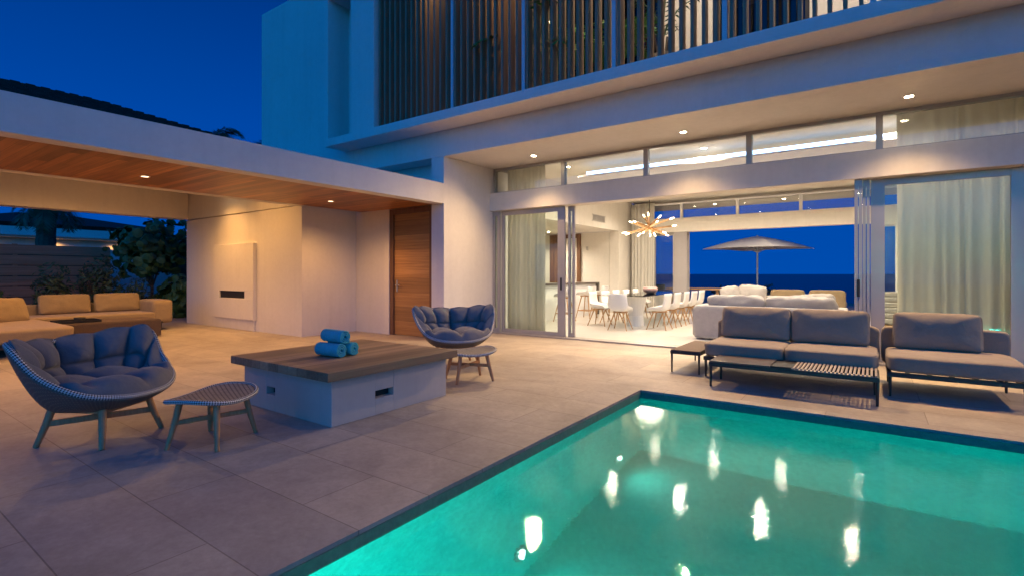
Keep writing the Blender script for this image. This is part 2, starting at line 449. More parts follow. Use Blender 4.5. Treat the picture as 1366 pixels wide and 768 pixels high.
# pool shell: open box seen from inside
m = MB()
e = .012
v = [m.bm.verts.new(p) for p in ((PX0-e, PY0-e, PD), (PX1+e, PY0-e, PD), (PX1+e, PY1+e, PD), (PX0-e, PY1+e, PD),
     (PX0-e, PY0-e, WZ-.004), (PX1+e, PY0-e, WZ-.004), (PX1+e, PY1+e, WZ-.01), (PX0-e, PY1+e, WZ-.01))]
for f in ((0, 1, 2, 3), (4, 5, 1, 0), (5, 6, 2, 1), (6, 7, 3, 2), (7, 4, 0, 3)): m.bm.faces.new([v[i] for i in f])
tag(m.build('pool_basin', 'poolfloor', None, solid=.2, off=1), kind='structure')
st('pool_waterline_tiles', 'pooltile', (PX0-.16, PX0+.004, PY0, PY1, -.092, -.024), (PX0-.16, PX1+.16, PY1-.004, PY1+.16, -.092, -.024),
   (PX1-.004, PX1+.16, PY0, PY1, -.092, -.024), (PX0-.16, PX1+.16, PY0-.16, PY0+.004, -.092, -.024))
m = MB()
n1, n2 = 2, 2
m.bm.faces.new([m.bm.verts.new(p) for p in ((PX0-.005, PY0-.005, WZ), (PX1+.005, PY0-.005, WZ), (PX1+.005, PY1+.005, WZ), (PX0-.005, PY1+.005, WZ))])
wo = m.build('pool_water', 'water', None); tag(wo, kind='structure')
st('interior_floor', 'int_floor', (-12.9, 9, 8.724, 16.42, -.16, .004))
st('sea_terrace', 'deck', (-13, 9, 16.424, 24, -.16, 0))
st('beach', plain('dune_sand', (.30, .26, .20), .95, 0, .2, 2), (-60, 60, 24, 45, -4.6, -.9))
m = MB(); m.bm.faces.new([m.bm.verts.new(p) for p in ((-6000, 40, -4), (6000, 40, -4), (6000, 6000, -4), (-6000, 6000, -4))])
tag(m.build('sea', 'sea', None), kind='structure')

# underwater lamps, then added fill lights
for k, (px, py, pz, rz, lab) in enumerate(((PX0, 3.0, -1.45, 0, 'round underwater pool lamp glowing on the left pool wall, nearest the camera'),
                                      (PX0, 4.72, -1.45, 0, 'round underwater pool lamp glowing on the left pool wall, nearer the far pool corner'))):
    t = thing('pool_lamp', lab, 'pool lamp', (px-.008, py, pz), rz, 'underwater pool lamps')
    q = MB(); T = Matrix.Rotation(R(90), 4, 'Y')
    q.disc((0, 0), .075, 0, .018); q.bm.transform(T); q.build('rim', 'alu', t, bevel=.004)
    q = MB(); q.disc((0, 0), .03, .0185, .024); q.bm.transform(T); q.build('lens', 'poollens', t)
    lamp('pool_lamp_beam', 'SPOT', (.05, 0, 0), POOL_BEAM, POOL_COL, t, (0, R(-72), 0), radius=.05, spot=140, blend=1)
for (x, y, z, e) in POOL_FILL_LAMPS:
    lamp('underwater_fill_light', 'POINT', (x, y, z), e, POOL_COL, radius=.12)  # unseen fill added so the pool walls and floor are lit evenly

# ------------------------------------------------------------------ downlights
def downlight(x, y, z, energy, col, label, group, spot=150, blend=.7, lens='lens', tilt=0):
    t = thing('recessed_downlight', label, 'ceiling light', (x, y, z), 0, group)
    q = MB(); q.lathe([(.062, .004), (.062, -.006), (.046, -.006), (.046, .002)]); q.build('rim', 'white', t, smooth=False)
    q = MB(); q.disc((0, 0), .045, -.003, .003); q.build('lens', lens, t)
    lamp('downlight_lamp', 'SPOT', (0, 0, -.012), energy, col, t, (R(tilt), 0, 0), radius=.04, spot=spot, blend=blend)
    return t
WARM = (1, .63, .295); WARM2 = (1, .85, .68); ORANGE = (1, .49, .135)
where = ['above the curtained left glass door', 'above the open living room doorway', 'above the right hand sofa by the pool', 'at the far right end of the row, past the sheer curtain']
for k in range(4):
    downlight(-5.21+2.787*k, 8.06, 3.46, L_SOFFIT, WARM, 'round warm soffit downlight '+where[k], 'soffit downlights over the glass doors', spot=138, blend=1, tilt=-28)
names = ['leftmost', 'second from left', 'third from left', 'rightmost']
for r_, y in enumerate((11.35, 14.3)):
    for k, x in enumerate((-5.1, -3.5, -1.88, -.3)):
        downlight(x, y, 3.6, L_INT, WARM2, f'round living room ceiling downlight, {names[k]} in the row {"nearer the pool" if r_ == 0 else "nearer the sea"}', 'living room downlights')
for k, (x, y, s) in enumerate(((-2.6, 9.9, 'seen through the third clerestory pane'), (.35, 9.9, 'seen through the clerestory pane by the sheer curtain'), (1.75, 9.9, 'added behind the sheer right curtain to brighten it'), (-5.5, 9.9, 'added beside the gathered left curtain to brighten it'))):
    downlight(x, y, 3.6, L_INT*(.8, .5, .3, .45)[k], WARM2, 'round living room ceiling downlight '+s, 'living room downlights by the glass')  # the two at the curtains are added to brighten the cloth
for k, (x, y, s) in enumerate(((-8.115, 2.79, 'nearest the pool deck'), (-8.12, 5.715, 'close to the wooden door'), (-8.115, .0, 'at the near end'))):
    downlight(x, y, 2.575, L_PAV*.8, ORANGE, 'small downlight in the cedar ceiling, '+s, 'pavilion downlights in the cedar', lens='lens_dim')
for k, (x, y, s) in enumerate(((-11.9, 5.12, 'washing the fireplace wall'), (-12.2, 2.9, 'above the coffee table'), (-10.3, 4.4, 'between the fireplace and the lounge chair'), (-10.8, 1.0, 'above the tan chaise'))):
    downlight(x, y, 3.32, L_PAV*(1.15 if k == 0 else 1.0), ORANGE, 'recessed downlight in the plaster tray ceiling '+s, 'pavilion tray ceiling downlights', spot=120 if k == 0 else 168, blend=1 if k == 0 else .7)
for k, (x, y) in enumerate(((-8.3, 12.5), (-8.6, 14.2))):
    downlight(x, y, 2.6, L_INT*.9, WARM2, 'kitchen ceiling downlight '+('above the bar' if k == 0 else 'near the walnut door frame'), 'kitchen downlights')
for k, x in enumerate((-4.2, -2.2, -.3)):
    downlight(x, 17.3, 3.5, L_INT*.5, WARM2, 'sea terrace soffit downlight, '+('leftmost', 'middle one', 'rightmost')[k], 'sea terrace downlights')
for k, x in enumerate((-6.1, -4.4, -2.55, -.45, 1.4)):
    downlight(x, 7.25, 7.06, L_UP*(.45, 1, 1.5, 1.6, 1.6)[k], ORANGE if k < 2 else WARM2, 'upper balcony downlight behind the slat screen, '+('by the dark glass', 'above the potted plants', 'above the first lit wall', 'above the second lit wall', 'farthest right')[k], 'balcony downlights')

# ------------------------------------------------------------------ house
H = thing('house', 'white two storey modern villa with open glass ground floor and slatted upper storey', 'house', (-3, 8.7, 0))
HO = Vector((-3, 8.7, 0))
def HB(name, mat, *boxes, parent=None, **kw):
    o = B(name, mat, None, *boxes, **kw)
    o.parent = parent or H
    o.matrix_parent_inverse = Matrix.Translation(-HO) if parent is None else Matrix()
    return o
def hb(mb, name, mat, parent=None, **kw):
    o = mb.build(name, mat, None, **kw); o.parent = parent or H; o.matrix_parent_inverse = Matrix.Translation(-HO) if parent is None else Matrix(); return o
HB('pier_wall', 'stucco', (-6.92, -6.6, 7.1, 10.3, 0, 3.455))
HB('side_wall', 'plaster', (-6.92, -6.6, 15.2, 16.3, 0, 3.6))
HB('kitchen_bulkhead', 'plaster', (-6.90, -6.602, 10.303, 15.197, 2.6, 3.6), (-11, -6.903, 10.303, 15.197, 2.6, 2.7))
HB('facade_beam', 'stucco', (-13.04, 8, 7.1, 7.32, 3.46, 3.937))
HB('soffit', 'stucco', (-6.6, 8, 7.322, 8.9, 3.463, 3.6), bevel=0)
HB('beam_soffit', 'stucco', (-12.99, -6.602, 7.322, 7.548, 3.463, 3.6), (-12.99, -6.922, 7.552, 8.2, 3.462, 3.6))
HB('recessed_wall', 'stucco', (-13.0, -6.92, 7.55, 7.8, 2.6, 3.458))
HB('upper_slab', 'stucco', (-9.55, 8, 6.57, 16.6, 3.94, 4.10))
HB('stair_tower', 'stucco', (-13.04, -9.30, 7.102, 12.5, 3.938, 8.0), (-13.04, -13.0, 7.4, 12.5, 0, 3.936))
HB('upper_frame', 'stucco', (-9.55, -9.44, 6.575, 7.098, 4.102, 7.4), (-8.68, -7.97, 6.575, 7.05, 4.102, 7.06), (-9.438, 8, 6.572, 7.098, 7.062, 7.4))
HB('upper_ceiling', 'stucco', (-9.30, 8, 7.1, 16.6, 7.07, 7.4))
HB('niche_panel', 'stucco', (-9.298, -8.325, 9.0, 9.1, 4.104, 7.06))
HB('upper_wall', 'plaster', (-2.95, -2.12, 8.6, 8.8, 4.102, 7.07))
HB('upper_wall', 'plaster', (-.76, .4, 8.6, 8.8, 4.102, 7.07))
HB('upper_wall', 'plaster', (2.0, 8, 8.6, 8.8, 4.102, 7.07))
HB('upper_side_wall', 'stucco', (-8.32, -8.02, 7.053, 9.2, 4.102, 7.065))
f = HB('upper_window', 'dark', *[b for (a, c) in ((-8.0, -6.5), (-6.5, -5.0), (-5.0, -2.95), (-2.12, -.76), (.4, 2.0)) for b in ((a, a+.06, 8.62, 8.72, 4.1, 7.05), (c-.06, c, 8.62, 8.72, 4.1, 7.05), ((a+c)/2-.03, (a+c)/2+.03, 8.62, 8.72, 4.1, 7.05))])
HB('pane', 'darkglass', *[(a+.06, c-.06, 8.66, 8.672, 4.1, 7.05) for (a, c) in ((-8.0, -6.5), (-6.5, -5.0), (-5.0, -2.95), (-2.12, -.76), (.4, 2.0))], parent=f)
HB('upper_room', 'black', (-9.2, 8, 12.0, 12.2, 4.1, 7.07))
HB('header_beam', 'plaster', (-6.6, 8, 8.52, 8.84, 2.56, 2.93), bevel=.004)
HB('living_ceiling', 'plaster', (-6.6, 8, 8.9, 16.5, 3.6, 3.7))
HB('east_wall', 'plaster', (7.8, 8, 8.9, 16.2, .006, 3.6))
HB('kitchen_wall', 'plaster', (-11.2, -6.93, 15.2, 15.4, .006, 2.598), (-11.2, -11.0, 8.9, 15.2, .006, 2.598), (-11, -6.93, 8.9, 9.1, .006, 2.598))
HB('far_header', 'plaster', (-6.6, 8, 16.15, 16.45, 2.56, 2.98))
HB('far_jamb', 'jamb', (-5.16, -4.75, 16.15, 16.45, .006, 2.557))
HB('far_wall', 'plaster', (.05, .19, 16.15, 16.45, .006, 2.557), (.49, 7.8, 16.15, 16.45, .006, 2.557), (.19, .49, 16.152, 16.448, .006, .76), (.19, .49, 16.152, 16.448, 2.49, 2.557))
HB('sea_soffit', 'plaster', (-6.6, 8, 16.45, 18.2, 3.5, 3.6))
HB('ceiling_vent', 'alu', *[(-6.6, -6.585, 13.35, 14.15, 2.80+.03*k, 2.815+.03*k) for k in range(5)], (-6.6, -6.59, 13.3, 14.2, 2.77, 2.785), (-6.6, -6.59, 13.3, 14.2, 2.95, 2.965))
# cove with led strip
HB('cove_ledge', 'plaster', (-5.3, .55, 10.0, 10.4, 3.36, 3.39))
HB('light_strip', 'led', (-5.1, .45, 10.005, 10.03, 3.392, 3.46))
# clerestory windows
def clerestory(xs, y, z0, z1, w=.08, pane='clearglass', mat='alu'):
    for a, c in zip(xs, xs[1:]):
        f = HB('window', mat, (a, a+w/2, y-.05, y+.05, z0, z1), (c-w/2, c, y-.05, y+.05, z0, z1), (a+w/2, c-w/2, y-.048, y+.048, z0, z0+.03), (a+w/2, c-w/2, y-.048, y+.048, z1-.045, z1))
        HB('pane', pane, (a+w/2, c-w/2, y-.006, y+.006, z0+.03, z1-.045), parent=f)
clerestory([-6.59, -4.908, -3.25, -1.585, .069, 1.72, 3.4, 5.1, 6.8], 8.68, 2.932, 3.46)
clerestory([-6.59, -4.95, -3.3, -1.65, 0, 1.65, 3.3, 4.95], 16.3, 2.982, 3.49, mat='white')
# sliding doors
def slider(x0, x1, y, wl=.08, wr=.08, z1=2.555, handle=None, nm='sliding_door'):
    f = HB(nm, 'alu', (x0, x0+wl, y-.022, y+.022, .03, z1), (x1-wr, x1, y-.022, y+.022, .03, z1), (x0+wl, x1-wr, y-.02, y+.02, .03, .11), (x0+wl, x1-wr, y-.02, y+.02, z1-.09, z1), bevel=.003)
    HB('pane', 'glass', (x0+wl, x1-wr, y-.005, y+.005, .11, z1-.09), parent=f)
    if handle is not None: HB('handle', 'dark', (handle-.018, handle+.018, y-.034, y-.022, .93, 1.17), parent=f, bevel=.004)
    return f
slider(-6.59, -6.41, 8.62, .06, .06)
slider(-6.40, -4.88, 8.68, .07, .16, handle=-4.96)
slider(-4.85, -4.71, 8.76, .05, .05)
slider(-.215, -.125, 8.62, .04, .04, handle=-.17)
slider(-.12, -.04, 8.68, .035, .035)
slider(-.03, 1.56, 8.74, .16, .17)
slider(1.58, 3.3, 8.68, .08, .08)
slider(3.3, 5.1, 8.74, .08, .08)
slider(5.1, 6.9, 8.68, .08, .08)
HB('door_track', 'alu', (-6.59, 7.6, 8.56, 8.80, .005, .028))
# far glass doors, left of the opening
slider(-5.86, -5.16, 16.3, .07, .07)
slider(-6.58, -5.88, 16.3, .07, .07)
f = HB('far_window', 'white', (.19, .22, 16.2, 16.4, .76, 2.49), (.46, .49, 16.2, 16.4, .76, 2.49), (.22, .46, 16.2, 16.4, .76, .79), (.22, .46, 16.2, 16.4, 2.46, 2.49))
HB('pane', 'glass', (.22, .46, 16.29, 16.31, .79, 2.46), parent=f)
# slat screens: one panel of slats between each pair of posts
px = -7.95; panels = [-7.95, -6.0, -4.5, -2.97, -1.5, 0, 1.5, 3.0, 4.5, 6.0, 7.5]
for a, c in zip(panels, panels[1:]):
    n = int(round((c-a)/.152)); m = MB()
    for k in range(n):
        x = a+.07+(c-a-.05)*k/n
        m.box(x, x+.040, 6.63, 6.785, 4.103, 7.06)
    p = hb(m, 'slat_screen', 'slatwood')
    HB('post', 'post', (c-.03, c+.03, 6.66, 6.78, 4.102, 7.06), parent=p)
# kitchen doors
f = HB('door_frame', 'brown_door', (-9.12, -8.99, 15.13, 15.2, .006, 2.56), (-8.07, -7.94, 15.13, 15.2, .006, 2.56), (-8.99, -8.07, 15.13, 15.2, 2.43, 2.56), (-8.99, -8.52, 15.16, 15.2, .006, 2.43))
HB('wall_cabinet', 'brown_door', (-10.2, -9.75, 14.9, 15.2, .006, 2.25), bevel=.004)
HB('light_switch', 'alu', (-7.75, -7.67, 15.17, 15.2, 2.02, 2.14))

# ------------------------------------------------------------------ pavilion
P0 = Vector((-10, 3, 0))
P = thing('pavilion', 'low white pavilion with cedar ceiling, fireplace wall and dark hip roof', 'pavilion', P0)
def PB(name, mat, *boxes, parent=None, **kw):
    o = B(name, mat, None, *boxes, **kw); o.parent = parent or P; o.matrix_parent_inverse = Matrix.Translation(-P0) if parent is None else Matrix(); return o
PB('fascia', 'stucco', (-6.86, -6.6, -2.2, 7.097, 2.57, 2.95), (-14.6, -6.862, -2.2, -1.9, 2.57, 2.95))
PB('cedar_ceiling', 'ceil_wood', (-9.05, -6.862, -1.898, 7.148, 2.577, 2.65))
PB('roof_slab', 'stucco', (-9.04, -6.862, -1.89, 7.545, 2.66, 2.90))
PB('ceiling_border', 'plaster', (-9.25, -9.052, -1.898, 5.80, 2.572, 3.32))
PB('tray_ceiling', 'plaster', (-14.2, -9.252, -1.898, 5.85, 3.322, 3.36))
PB('west_beam', 'plaster', (-14.6, -14.2, -1.898, 5.82, 2.625, 3.36))
PB('column', 'stucco', (-14.6, -14.2, -2.2, -1.9, .0, 2.568)); PB('column', 'stucco', (-6.9, -6.6, -2.2, -1.9, .0, 2.568))
PB('fireplace_wall', 'plaster', (-14.35, -9.25, 5.85, 7.146, 0, 2.60), (-14.35, -9.25, 5.825, 7.146, 2.612, 3.32))
PB('back_wall', 'plaster', (-9.248, -8.18, 7.15, 7.4, 0, 2.575), (-6.90, -6.921, 7.15, 7.4, 0, 2.575), (-8.18, -6.921, 7.30, 7.4, 0, 2.575))
f = PB('fireplace', 'plaster', (-12.75, -10.95, 5.77, 5.848, .24, .70), (-12.75, -10.95, 5.77, 5.848, .86, 1.92), (-12.75, -12.46, 5.77, 5.848, .70, .86), (-11.32, -10.95, 5.77, 5.848, .70, .86), (-12.7, -11.0, 5.81, 5.848, .002, .24), bevel=.006)
PB('firebox', 'black', (-12.458, -11.322, 5.80, 5.846, .702, .858), parent=f)
d = PB('door', 'door_wood', (-8.07, -7.04, 7.20, 7.26, .01, 2.46), bevel=.003)
PB('door_frame', 'brown_door', (-8.178, -8.07, 7.165, 7.298, .003, 2.57), (-7.04, -6.923, 7.165, 7.298, .003, 2.57), (-8.07, -7.04, 7.168, 7.298, 2.462, 2.57), parent=d)
q = MB(); q.tube([(-7.99, 7.20, 1.02), (-7.99, 7.15, 1.02), (-7.86, 7.15, 1.02)], .012); q.box(-8.01, -7.97, 7.188, 7.20, .88, 1.12)
o = q.build('handle', M['alu'], None); o.parent = d
# hip roof
EX, WX, SY, NY, EZ, RX, RS, RN, RZ_ = -9.0, -14.4, -1.0, 5.0, 3.45, -11.7, 2.0, 3.25, 4.40
m = MB()
b0 = m.ring([(WX, SY, 3.37), (EX, SY, 3.37), (EX, NY, 3.37), (WX, NY, 3.37)])
b1 = m.ring([(WX, SY, EZ), (EX, SY, EZ), (EX, NY, EZ), (WX, NY, EZ)])
r0 = m.bm.verts.new((RX, RS, RZ_)); r1 = m.bm.verts.new((RX, RN, RZ_))
m.bridge(b0, b1); m.bm.faces.new(b0[::-1])
for f in ((b1[0], b1[1], r0), (b1[1], b1[2], r1, r0), (b1[2], b1[3], r1), (b1[3], b1[0], r0, r1)): m.bm.faces.new(f)
def caps(p, q_, n):
    for k in range(n):
        c = Vector(p).lerp(Vector(q_), (k+.5)/n); m.box(c.x-.08, c.x+.08, c.y-.06, c.y+.06, c.z-.04, c.z+.035+.014*(k % 2))
caps((RX, RS, RZ_), (RX, RN, RZ_), 13); caps((RX, RN, RZ_), (EX, NY, EZ), 30); caps((RX, RS, RZ_), (EX, SY, EZ), 32)
for k in range(14):
    t_ = (k+.5)/14; x = EX+(RX-EX)*t_; z = EZ+(RZ_-EZ)*t_; lo = SY+(RS-SY)*t_+.1; hi = NY+(RN-NY)*t_-.2; y = lo
    while y < hi:
        m.box(x-.02, x+.16, y, y+.17, z-.045, z+.022); y += .2
o = m.build('roof', 'shingle', None); o.parent = P; o.matrix_parent_inverse = Matrix.Translation(-P0)
# ------------------------------------------------------------------ curved furniture helpers
def crom(P_, t):
    n = len(P_); i = int(math.floor(t)) % n; f = t-math.floor(t)
    p0, p1, p2, p3 = (Vector(P_[(i+k-1) % n]) for k in range(4))
    return .5*((2*p1)+(p2-p0)*f+(2*p0-5*p1+4*p2-p3)*f*f+(3*p1-p0-3*p2+p3)*f**3)

def surf(mb, fn, nu, nv, close_u=False, uv=None):
    """grid surface fn(u, v) with u, v in 0..1; uv(u, v) gives texture coordinates"""
    bm = mb.bm; L = bm.loops.layers.uv.get('UVMap') or bm.loops.layers.uv.new('UVMap')
    nn = nu if close_u else nu+1
    g = [[bm.verts.new(fn(i/nu, j/nv)) for j in range(nv+1)] for i in range(nn)]
    for i in range(nu):
        for j in range(nv):
            i2 = (i+1) % nn
            try: f = bm.faces.new((g[i][j], g[i2][j], g[i2][j+1], g[i][j+1]))
            except ValueError: continue
            for l, (a, b) in zip(f.loops, ((i, j), (i+1, j), (i+1, j+1), (i, j+1))):
                l[L].uv = uv(a/nu, b/nv) if uv else (a/nu, b/nv)
    return g

RIM_H = [(.43, 0, .375), (.39, .22, .385), (.26, .43, .44), (.05, .55, .585), (-.12, .60, .80), (-.27, .47, .805), (-.39, .25, .775)]
RIM = RIM_H+[(-.45, 0, .765)]+[(x, -y, z) for x, y, z in RIM_H[:0:-1]]
def rim(u): return crom(RIM, u*len(RIM))
def shell_pt(u, t):
    r = rim(u); b = Vector((r.x*.50-.01, r.y*.44, .285))
    e = t**.8; z = t**1.45
    return Vector((b.x+(r.x-b.x)*e, b.y+(r.y-b.y)*e, b.z+(r.z-b.z)*z))

def leg_set(t, top, foot, ztop, r0, r1, mat, nm='leg'):
    for sx in (1, -1):
        for sy in (1, -1):
            q = MB(); q.tube([(sx*top[0], sy*top[1], ztop), (sx*(top[0]*.6+foot[0]*.4), sy*(top[1]*.6+foot[1]*.4), ztop*.55), (sx*foot[0], sy*foot[1], .0)], [r0, (r0+r1)/2+.002, r1], 14)
            q.build(nm, mat, t, smooth=False, bevel=.003)

def make_lounge(label, loc, rz):
    t = thing('lounge_chair', label, 'lounge chair', loc, rz, 'woven shell lounge chairs')
    q = MB(); surf(q, lambda u, v: shell_pt(u, v), 72, 12, True, lambda u, v: (u*3.6, v*.52))
    bmesh.ops.remove_doubles(q.bm, verts=q.bm.verts, dist=.0004)
    q.build('shell', 'weave', t, smooth=True, solid=.022, off=1)
    q = MB()
    def rimtube(u, v):
        p = rim(u); d = (rim(u+.003)-rim(u-.003)).normalized(); a = d.cross(Vector((0, 0, 1))).normalized(); b = a.cross(d)
        return p+(a*math.cos(2*PI*v)+b*math.sin(2*PI*v))*.021
    surf(q, rimtube, 120, 8, True, lambda u, v: (u*3.6, v*.13)); bmesh.ops.remove_doubles(q.bm, verts=q.bm.verts, dist=.0004)
    q.build('rim_braid', 'weave_rim', t, smooth=True)
    # two tufted back cushions
    C = Vector((.16, 0, .60))
    for sgn in (1, -1):
        q = MB()
        def back(a, v, sgn=sgn, front=True):
            # a 0..1 from centre of the back to the front end of the wing ; v 0..1 upward
            u = .5-sgn*(.002+a*.322)
            tt = .34+v*((.70 if a < .75 else .70-(a-.75)*.4)+.03*abs(math.sin(PI*(a*4))))
            p = shell_pt(u, min(tt, 1.0))
            if tt > 1: p = p+Vector((0, 0, (tt-1)*.6))
            n = (C-p); n.z *= .35; n.normalize()
            if not front: return p+n*.012
            edge = (1-abs(2*v-1)**5)*(1-max(0, (2*a-1))**6)*min(1, (a+.012)*9)**.4
            cu = (a*4) % 1; rv = (v*2) % 1
            tf = max(0, 1-abs(2*cu-1)**2.6)**.55*(.30+.70*max(0, 1-abs(2*rv-1)**2.4)**.5)
            h = .012+edge*(.010+.105*tf)+.010*noise.noise(Vector((a*7+sgn*3, v*5, 1)))+.004*noise.noise(Vector((a*26+sgn*3, v*16, 4)))
            return p+n*h
        nu, nv = 64, 32
        f = [[q.bm.verts.new(back(i/nu, j/nv)) for j in range(nv+1)] for i in range(nu+1)]
        b = [[q.bm.verts.new(back(i/nu, j/nv, front=False)) for j in range(nv+1)] for i in range(nu+1)]
        for i in range(nu):
            for j in range(nv):
                q.bm.faces.new((f[i][j], f[i+1][j], f[i+1][j+1], f[i][j+1])); q.bm.faces.new((b[i][j+1], b[i+1][j+1], b[i+1][j], b[i][j]))
            for j in (0, nv): q.bm.faces.new((f[i][j], b[i][j], b[i+1][j], f[i+1][j]))
        for j in range(nv):
            for i in (0, nu): q.bm.faces.new((f[i][j], f[i][j+1], b[i][j+1], b[i][j]))
        q.build('back_cushion', 'blue_fab', t, smooth=True)
    q = MB()
    def seat(u, v, top=True):
        r = rim(u); cosu = math.cos(2*PI*u); fr = max(0, cosu)
        edge = shell_pt(u, .40+.60*min(1, fr*1.8))
        cx = -.02
        p = Vector((cx+(edge.x-cx)*v, edge.y*v, 0))
        ed = max(0, 1-v**12)**.6
        tf = abs(math.sin(PI*(p.y/.36)))**.45*.7+.3
        tx = abs(math.sin(PI*((p.x+.28)/.36)))**.4*.5+.5
        z0 = max(.345+.03*v*v, .30+(edge.z-.30)*v**4)
        z = z0+(.02+ed*(.035+.125*tf*tx)) if top else .298+(edge.z+.006-.298)*v**4
        pass
        return Vector((p.x, p.y, z+.004*noise.noise(p*9)))
    nu, nv = 64, 22
    for top in (True, False):
        g = surf(q, lambda u, v: seat(u, max(v, .004), top), nu, nv, True)
        if top: gt = g
        else:
            for i in range(nu): q.bm.faces.new((gt[i][nv], gt[(i+1) % nu][nv], g[(i+1) % nu][nv], g[i][nv]))
    q.build('seat_cushion', 'blue_fab', t, smooth=True)
    leg_set(t, (.21, .21), (.275, .285), .30, .028, .019, 'teak')
    q = MB(); q.bar((.235, .245, .17), (-.235, -.245, .17), .026, .045); q.bar((.235, -.245, .168), (-.235, .245, .168), .026, .044)
    q.build('stretcher', 'teak', t, bevel=.003)
    q = MB()
    for a, b in (((.2, .2), (.2, -.2)), ((-.2, .2), (-.2, -.2)), ((.2, .2), (-.2, .2)), ((.2, -.2), (-.2, -.2))): q.bar((*a, .268), (*b, .268), .03, .04)
    q.build('seat_rail', 'teak', t, bevel=.003)
    return t
A1 = math.atan2(.49, .87)
ch = make_lounge('large foreground lounge chair with slate blue tufted cushions in a dark woven shell', (-4.83, 1.38, 0), A1)
ch.scale = (.95, .95, .95)
dup(ch, (-4.72, 5.32, 0), R(-36), 'woven lounge chair with blue tufted cushions in front of the wooden door')

def make_stool(label, loc, rz):
    t = thing('footstool', label, 'footstool', loc, rz, 'woven footstools')
    def top(u, v):
        a = 2*PI*u; c, s_ = math.cos(a), math.sin(a); k = (abs(c)**2.7+abs(s_)**2.7)**(-1/2.7); x = .262*c*k*v; y = .325*s_*k*v
        return Vector((x, y, .356+.034*(y/.325)**2-.012*(x/.262)**2))
    q = MB(); surf(q, lambda u, v: top(u, max(v, .003)), 48, 10, True, lambda u, v: (top(u, v).x, top(u, v).y))
    bmesh.ops.remove_doubles(q.bm, verts=q.bm.verts, dist=.0009)
    q.build('seat', 'weave_top', t, smooth=True, solid=.026, off=-1)
    q = MB()
    def rt_(u, v):
        p = top(u, 1); d = (top(u+.004, 1)-top(u-.004, 1)).normalized(); a = d.cross(Vector((0, 0, 1))).normalized(); b = a.cross(d)
        return p+Vector((0, 0, -.010))+(a*math.cos(2*PI*v)+b*math.sin(2*PI*v))*.017
    surf(q, rt_, 64, 8, True, lambda u, v: (u*2, v*.10)); bmesh.ops.remove_doubles(q.bm, verts=q.bm.verts, dist=.0004)
    q.build('rim_braid', 'weave_rim', t, smooth=True)
    leg_set(t, (.15, .17), (.205, .24), .345, .024, .016, 'teak')
    q = MB(); q.bar((.175, .205, .19), (-.175, -.205, .19), .022, .036); q.bar((.175, -.205, .188), (-.175, .205, .188), .022, .035)
    q.build('stretcher', 'teak', t, bevel=.003)
    return t
sto = make_stool('woven footstool on splayed wooden legs, in front of the foreground lounge chair', (-4.04, 1.83, 0), A1)
sto.scale = (.94, .94, .96)
dup(sto, (-3.90, 4.63, 0), R(-28), 'woven footstool between the wooden fire pit table and the distant lounge chair')

# ------------------------------------------------------------------ fire pit table and towels
t = thing('fire_pit_table', 'square fire pit table, white plaster base under a thick plank top', 'outdoor table', (-4.29, 3.22, 0))
TP = Vector((-4.29, 3.22, 0))
def TB(name, mat, *boxes, **kw):
    o = B(name, mat, None, *boxes, **kw); o.parent = t; o.matrix_parent_inverse = Matrix.Translation(-TP); return o
hx0, hx1, hy0, hy1 = -4.98, -3.60, 2.54, 3.905
# base with a vent in the two visible faces: wall pieces round each hole
vA = (2.99, 3.20); vB = (-4.58, -4.44); vz = (.145, .215)
TB('base', 'pit_render', (hx1-.15, hx1, hy0, vA[0], 0, .395), (hx1-.15, hx1, vA[1], hy1, 0, .395), (hx1-.15, hx1, vA[0], vA[1], 0, vz[0]), (hx1-.15, hx1, vA[0], vA[1], vz[1], .395),
   (hx0, vB[0], hy0, hy0+.15, 0, .395), (vB[1], hx1-.15, hy0, hy0+.15, 0, .395), (vB[0], vB[1], hy0, hy0+.15, 0, vz[0]), (vB[0], vB[1], hy0, hy0+.15, vz[1], .395),
   (hx0, hx0+.15, hy0+.15, hy1, 0, .395), (hx0+.15, hx1-.15, hy1-.15, hy1, 0, .395), bevel=.004)
TB('vent', 'black', (hx1-.12, hx1-.07, vA[0]+.002, vA[1]-.002, vz[0]+.002, vz[1]-.002)); TB('vent', 'black', (vB[0]+.002, vB[1]-.002, hy0+.07, hy0+.12, vz[0]+.002, vz[1]-.002))
TB('plank_top', 'pit_wood', (-5.02, -3.49, 2.43, 3.96, .397, .470), bevel=.004)

def towel(label, loc, rz, z):
    q = MB(); L = .31; pts = []
    turns = 2.9; r1 = .062; r0 = .012; n = 90
    for k in range(n+1):
        f = k/n; a = turns*2*PI*f; r = r0+(r1-r0)*f
        pts.append((r*math.cos(a), r*math.sin(a)))
    prev = None
    for m_ in range(15):
        x = -L/2+L*m_/14; wob = .0035
        row = [q.bm.verts.new((x+.006*noise.noise(Vector((py*40, pz*40, m_*.3))), py*(1+.02*noise.noise(Vector((x*14, py*30, z)))), pz*(1+.02*noise.noise(Vector((x*14, 3, pz*30)))))) for py, pz in pts]
        if prev: q.bridge(prev, row, False)
        prev = row
    o = q.build('rolled_towel', 'towel', None, smooth=True, solid=.0135, off=0)
    o.location = (loc[0], loc[1], z); o.rotation_euler = (0, 0, rz)
    return tag(o, label, 'towel', 'rolled turquoise towels')
tz = .470+.070
RZ = R(4)
ax = Vector((math.cos(RZ), math.sin(RZ))); nx = Vector((-ax.y, ax.x))
c0 = Vector((-4.20, 3.02))
p = c0-nx*.069; towel('rolled turquoise towel at the bottom front of the pile, its whole side in view', (p.x, p.y), RZ, tz)
p = c0+nx*.069; towel('rolled turquoise towel at the bottom of the pile, half hidden behind the other two', (p.x, p.y), RZ+R(6), tz)
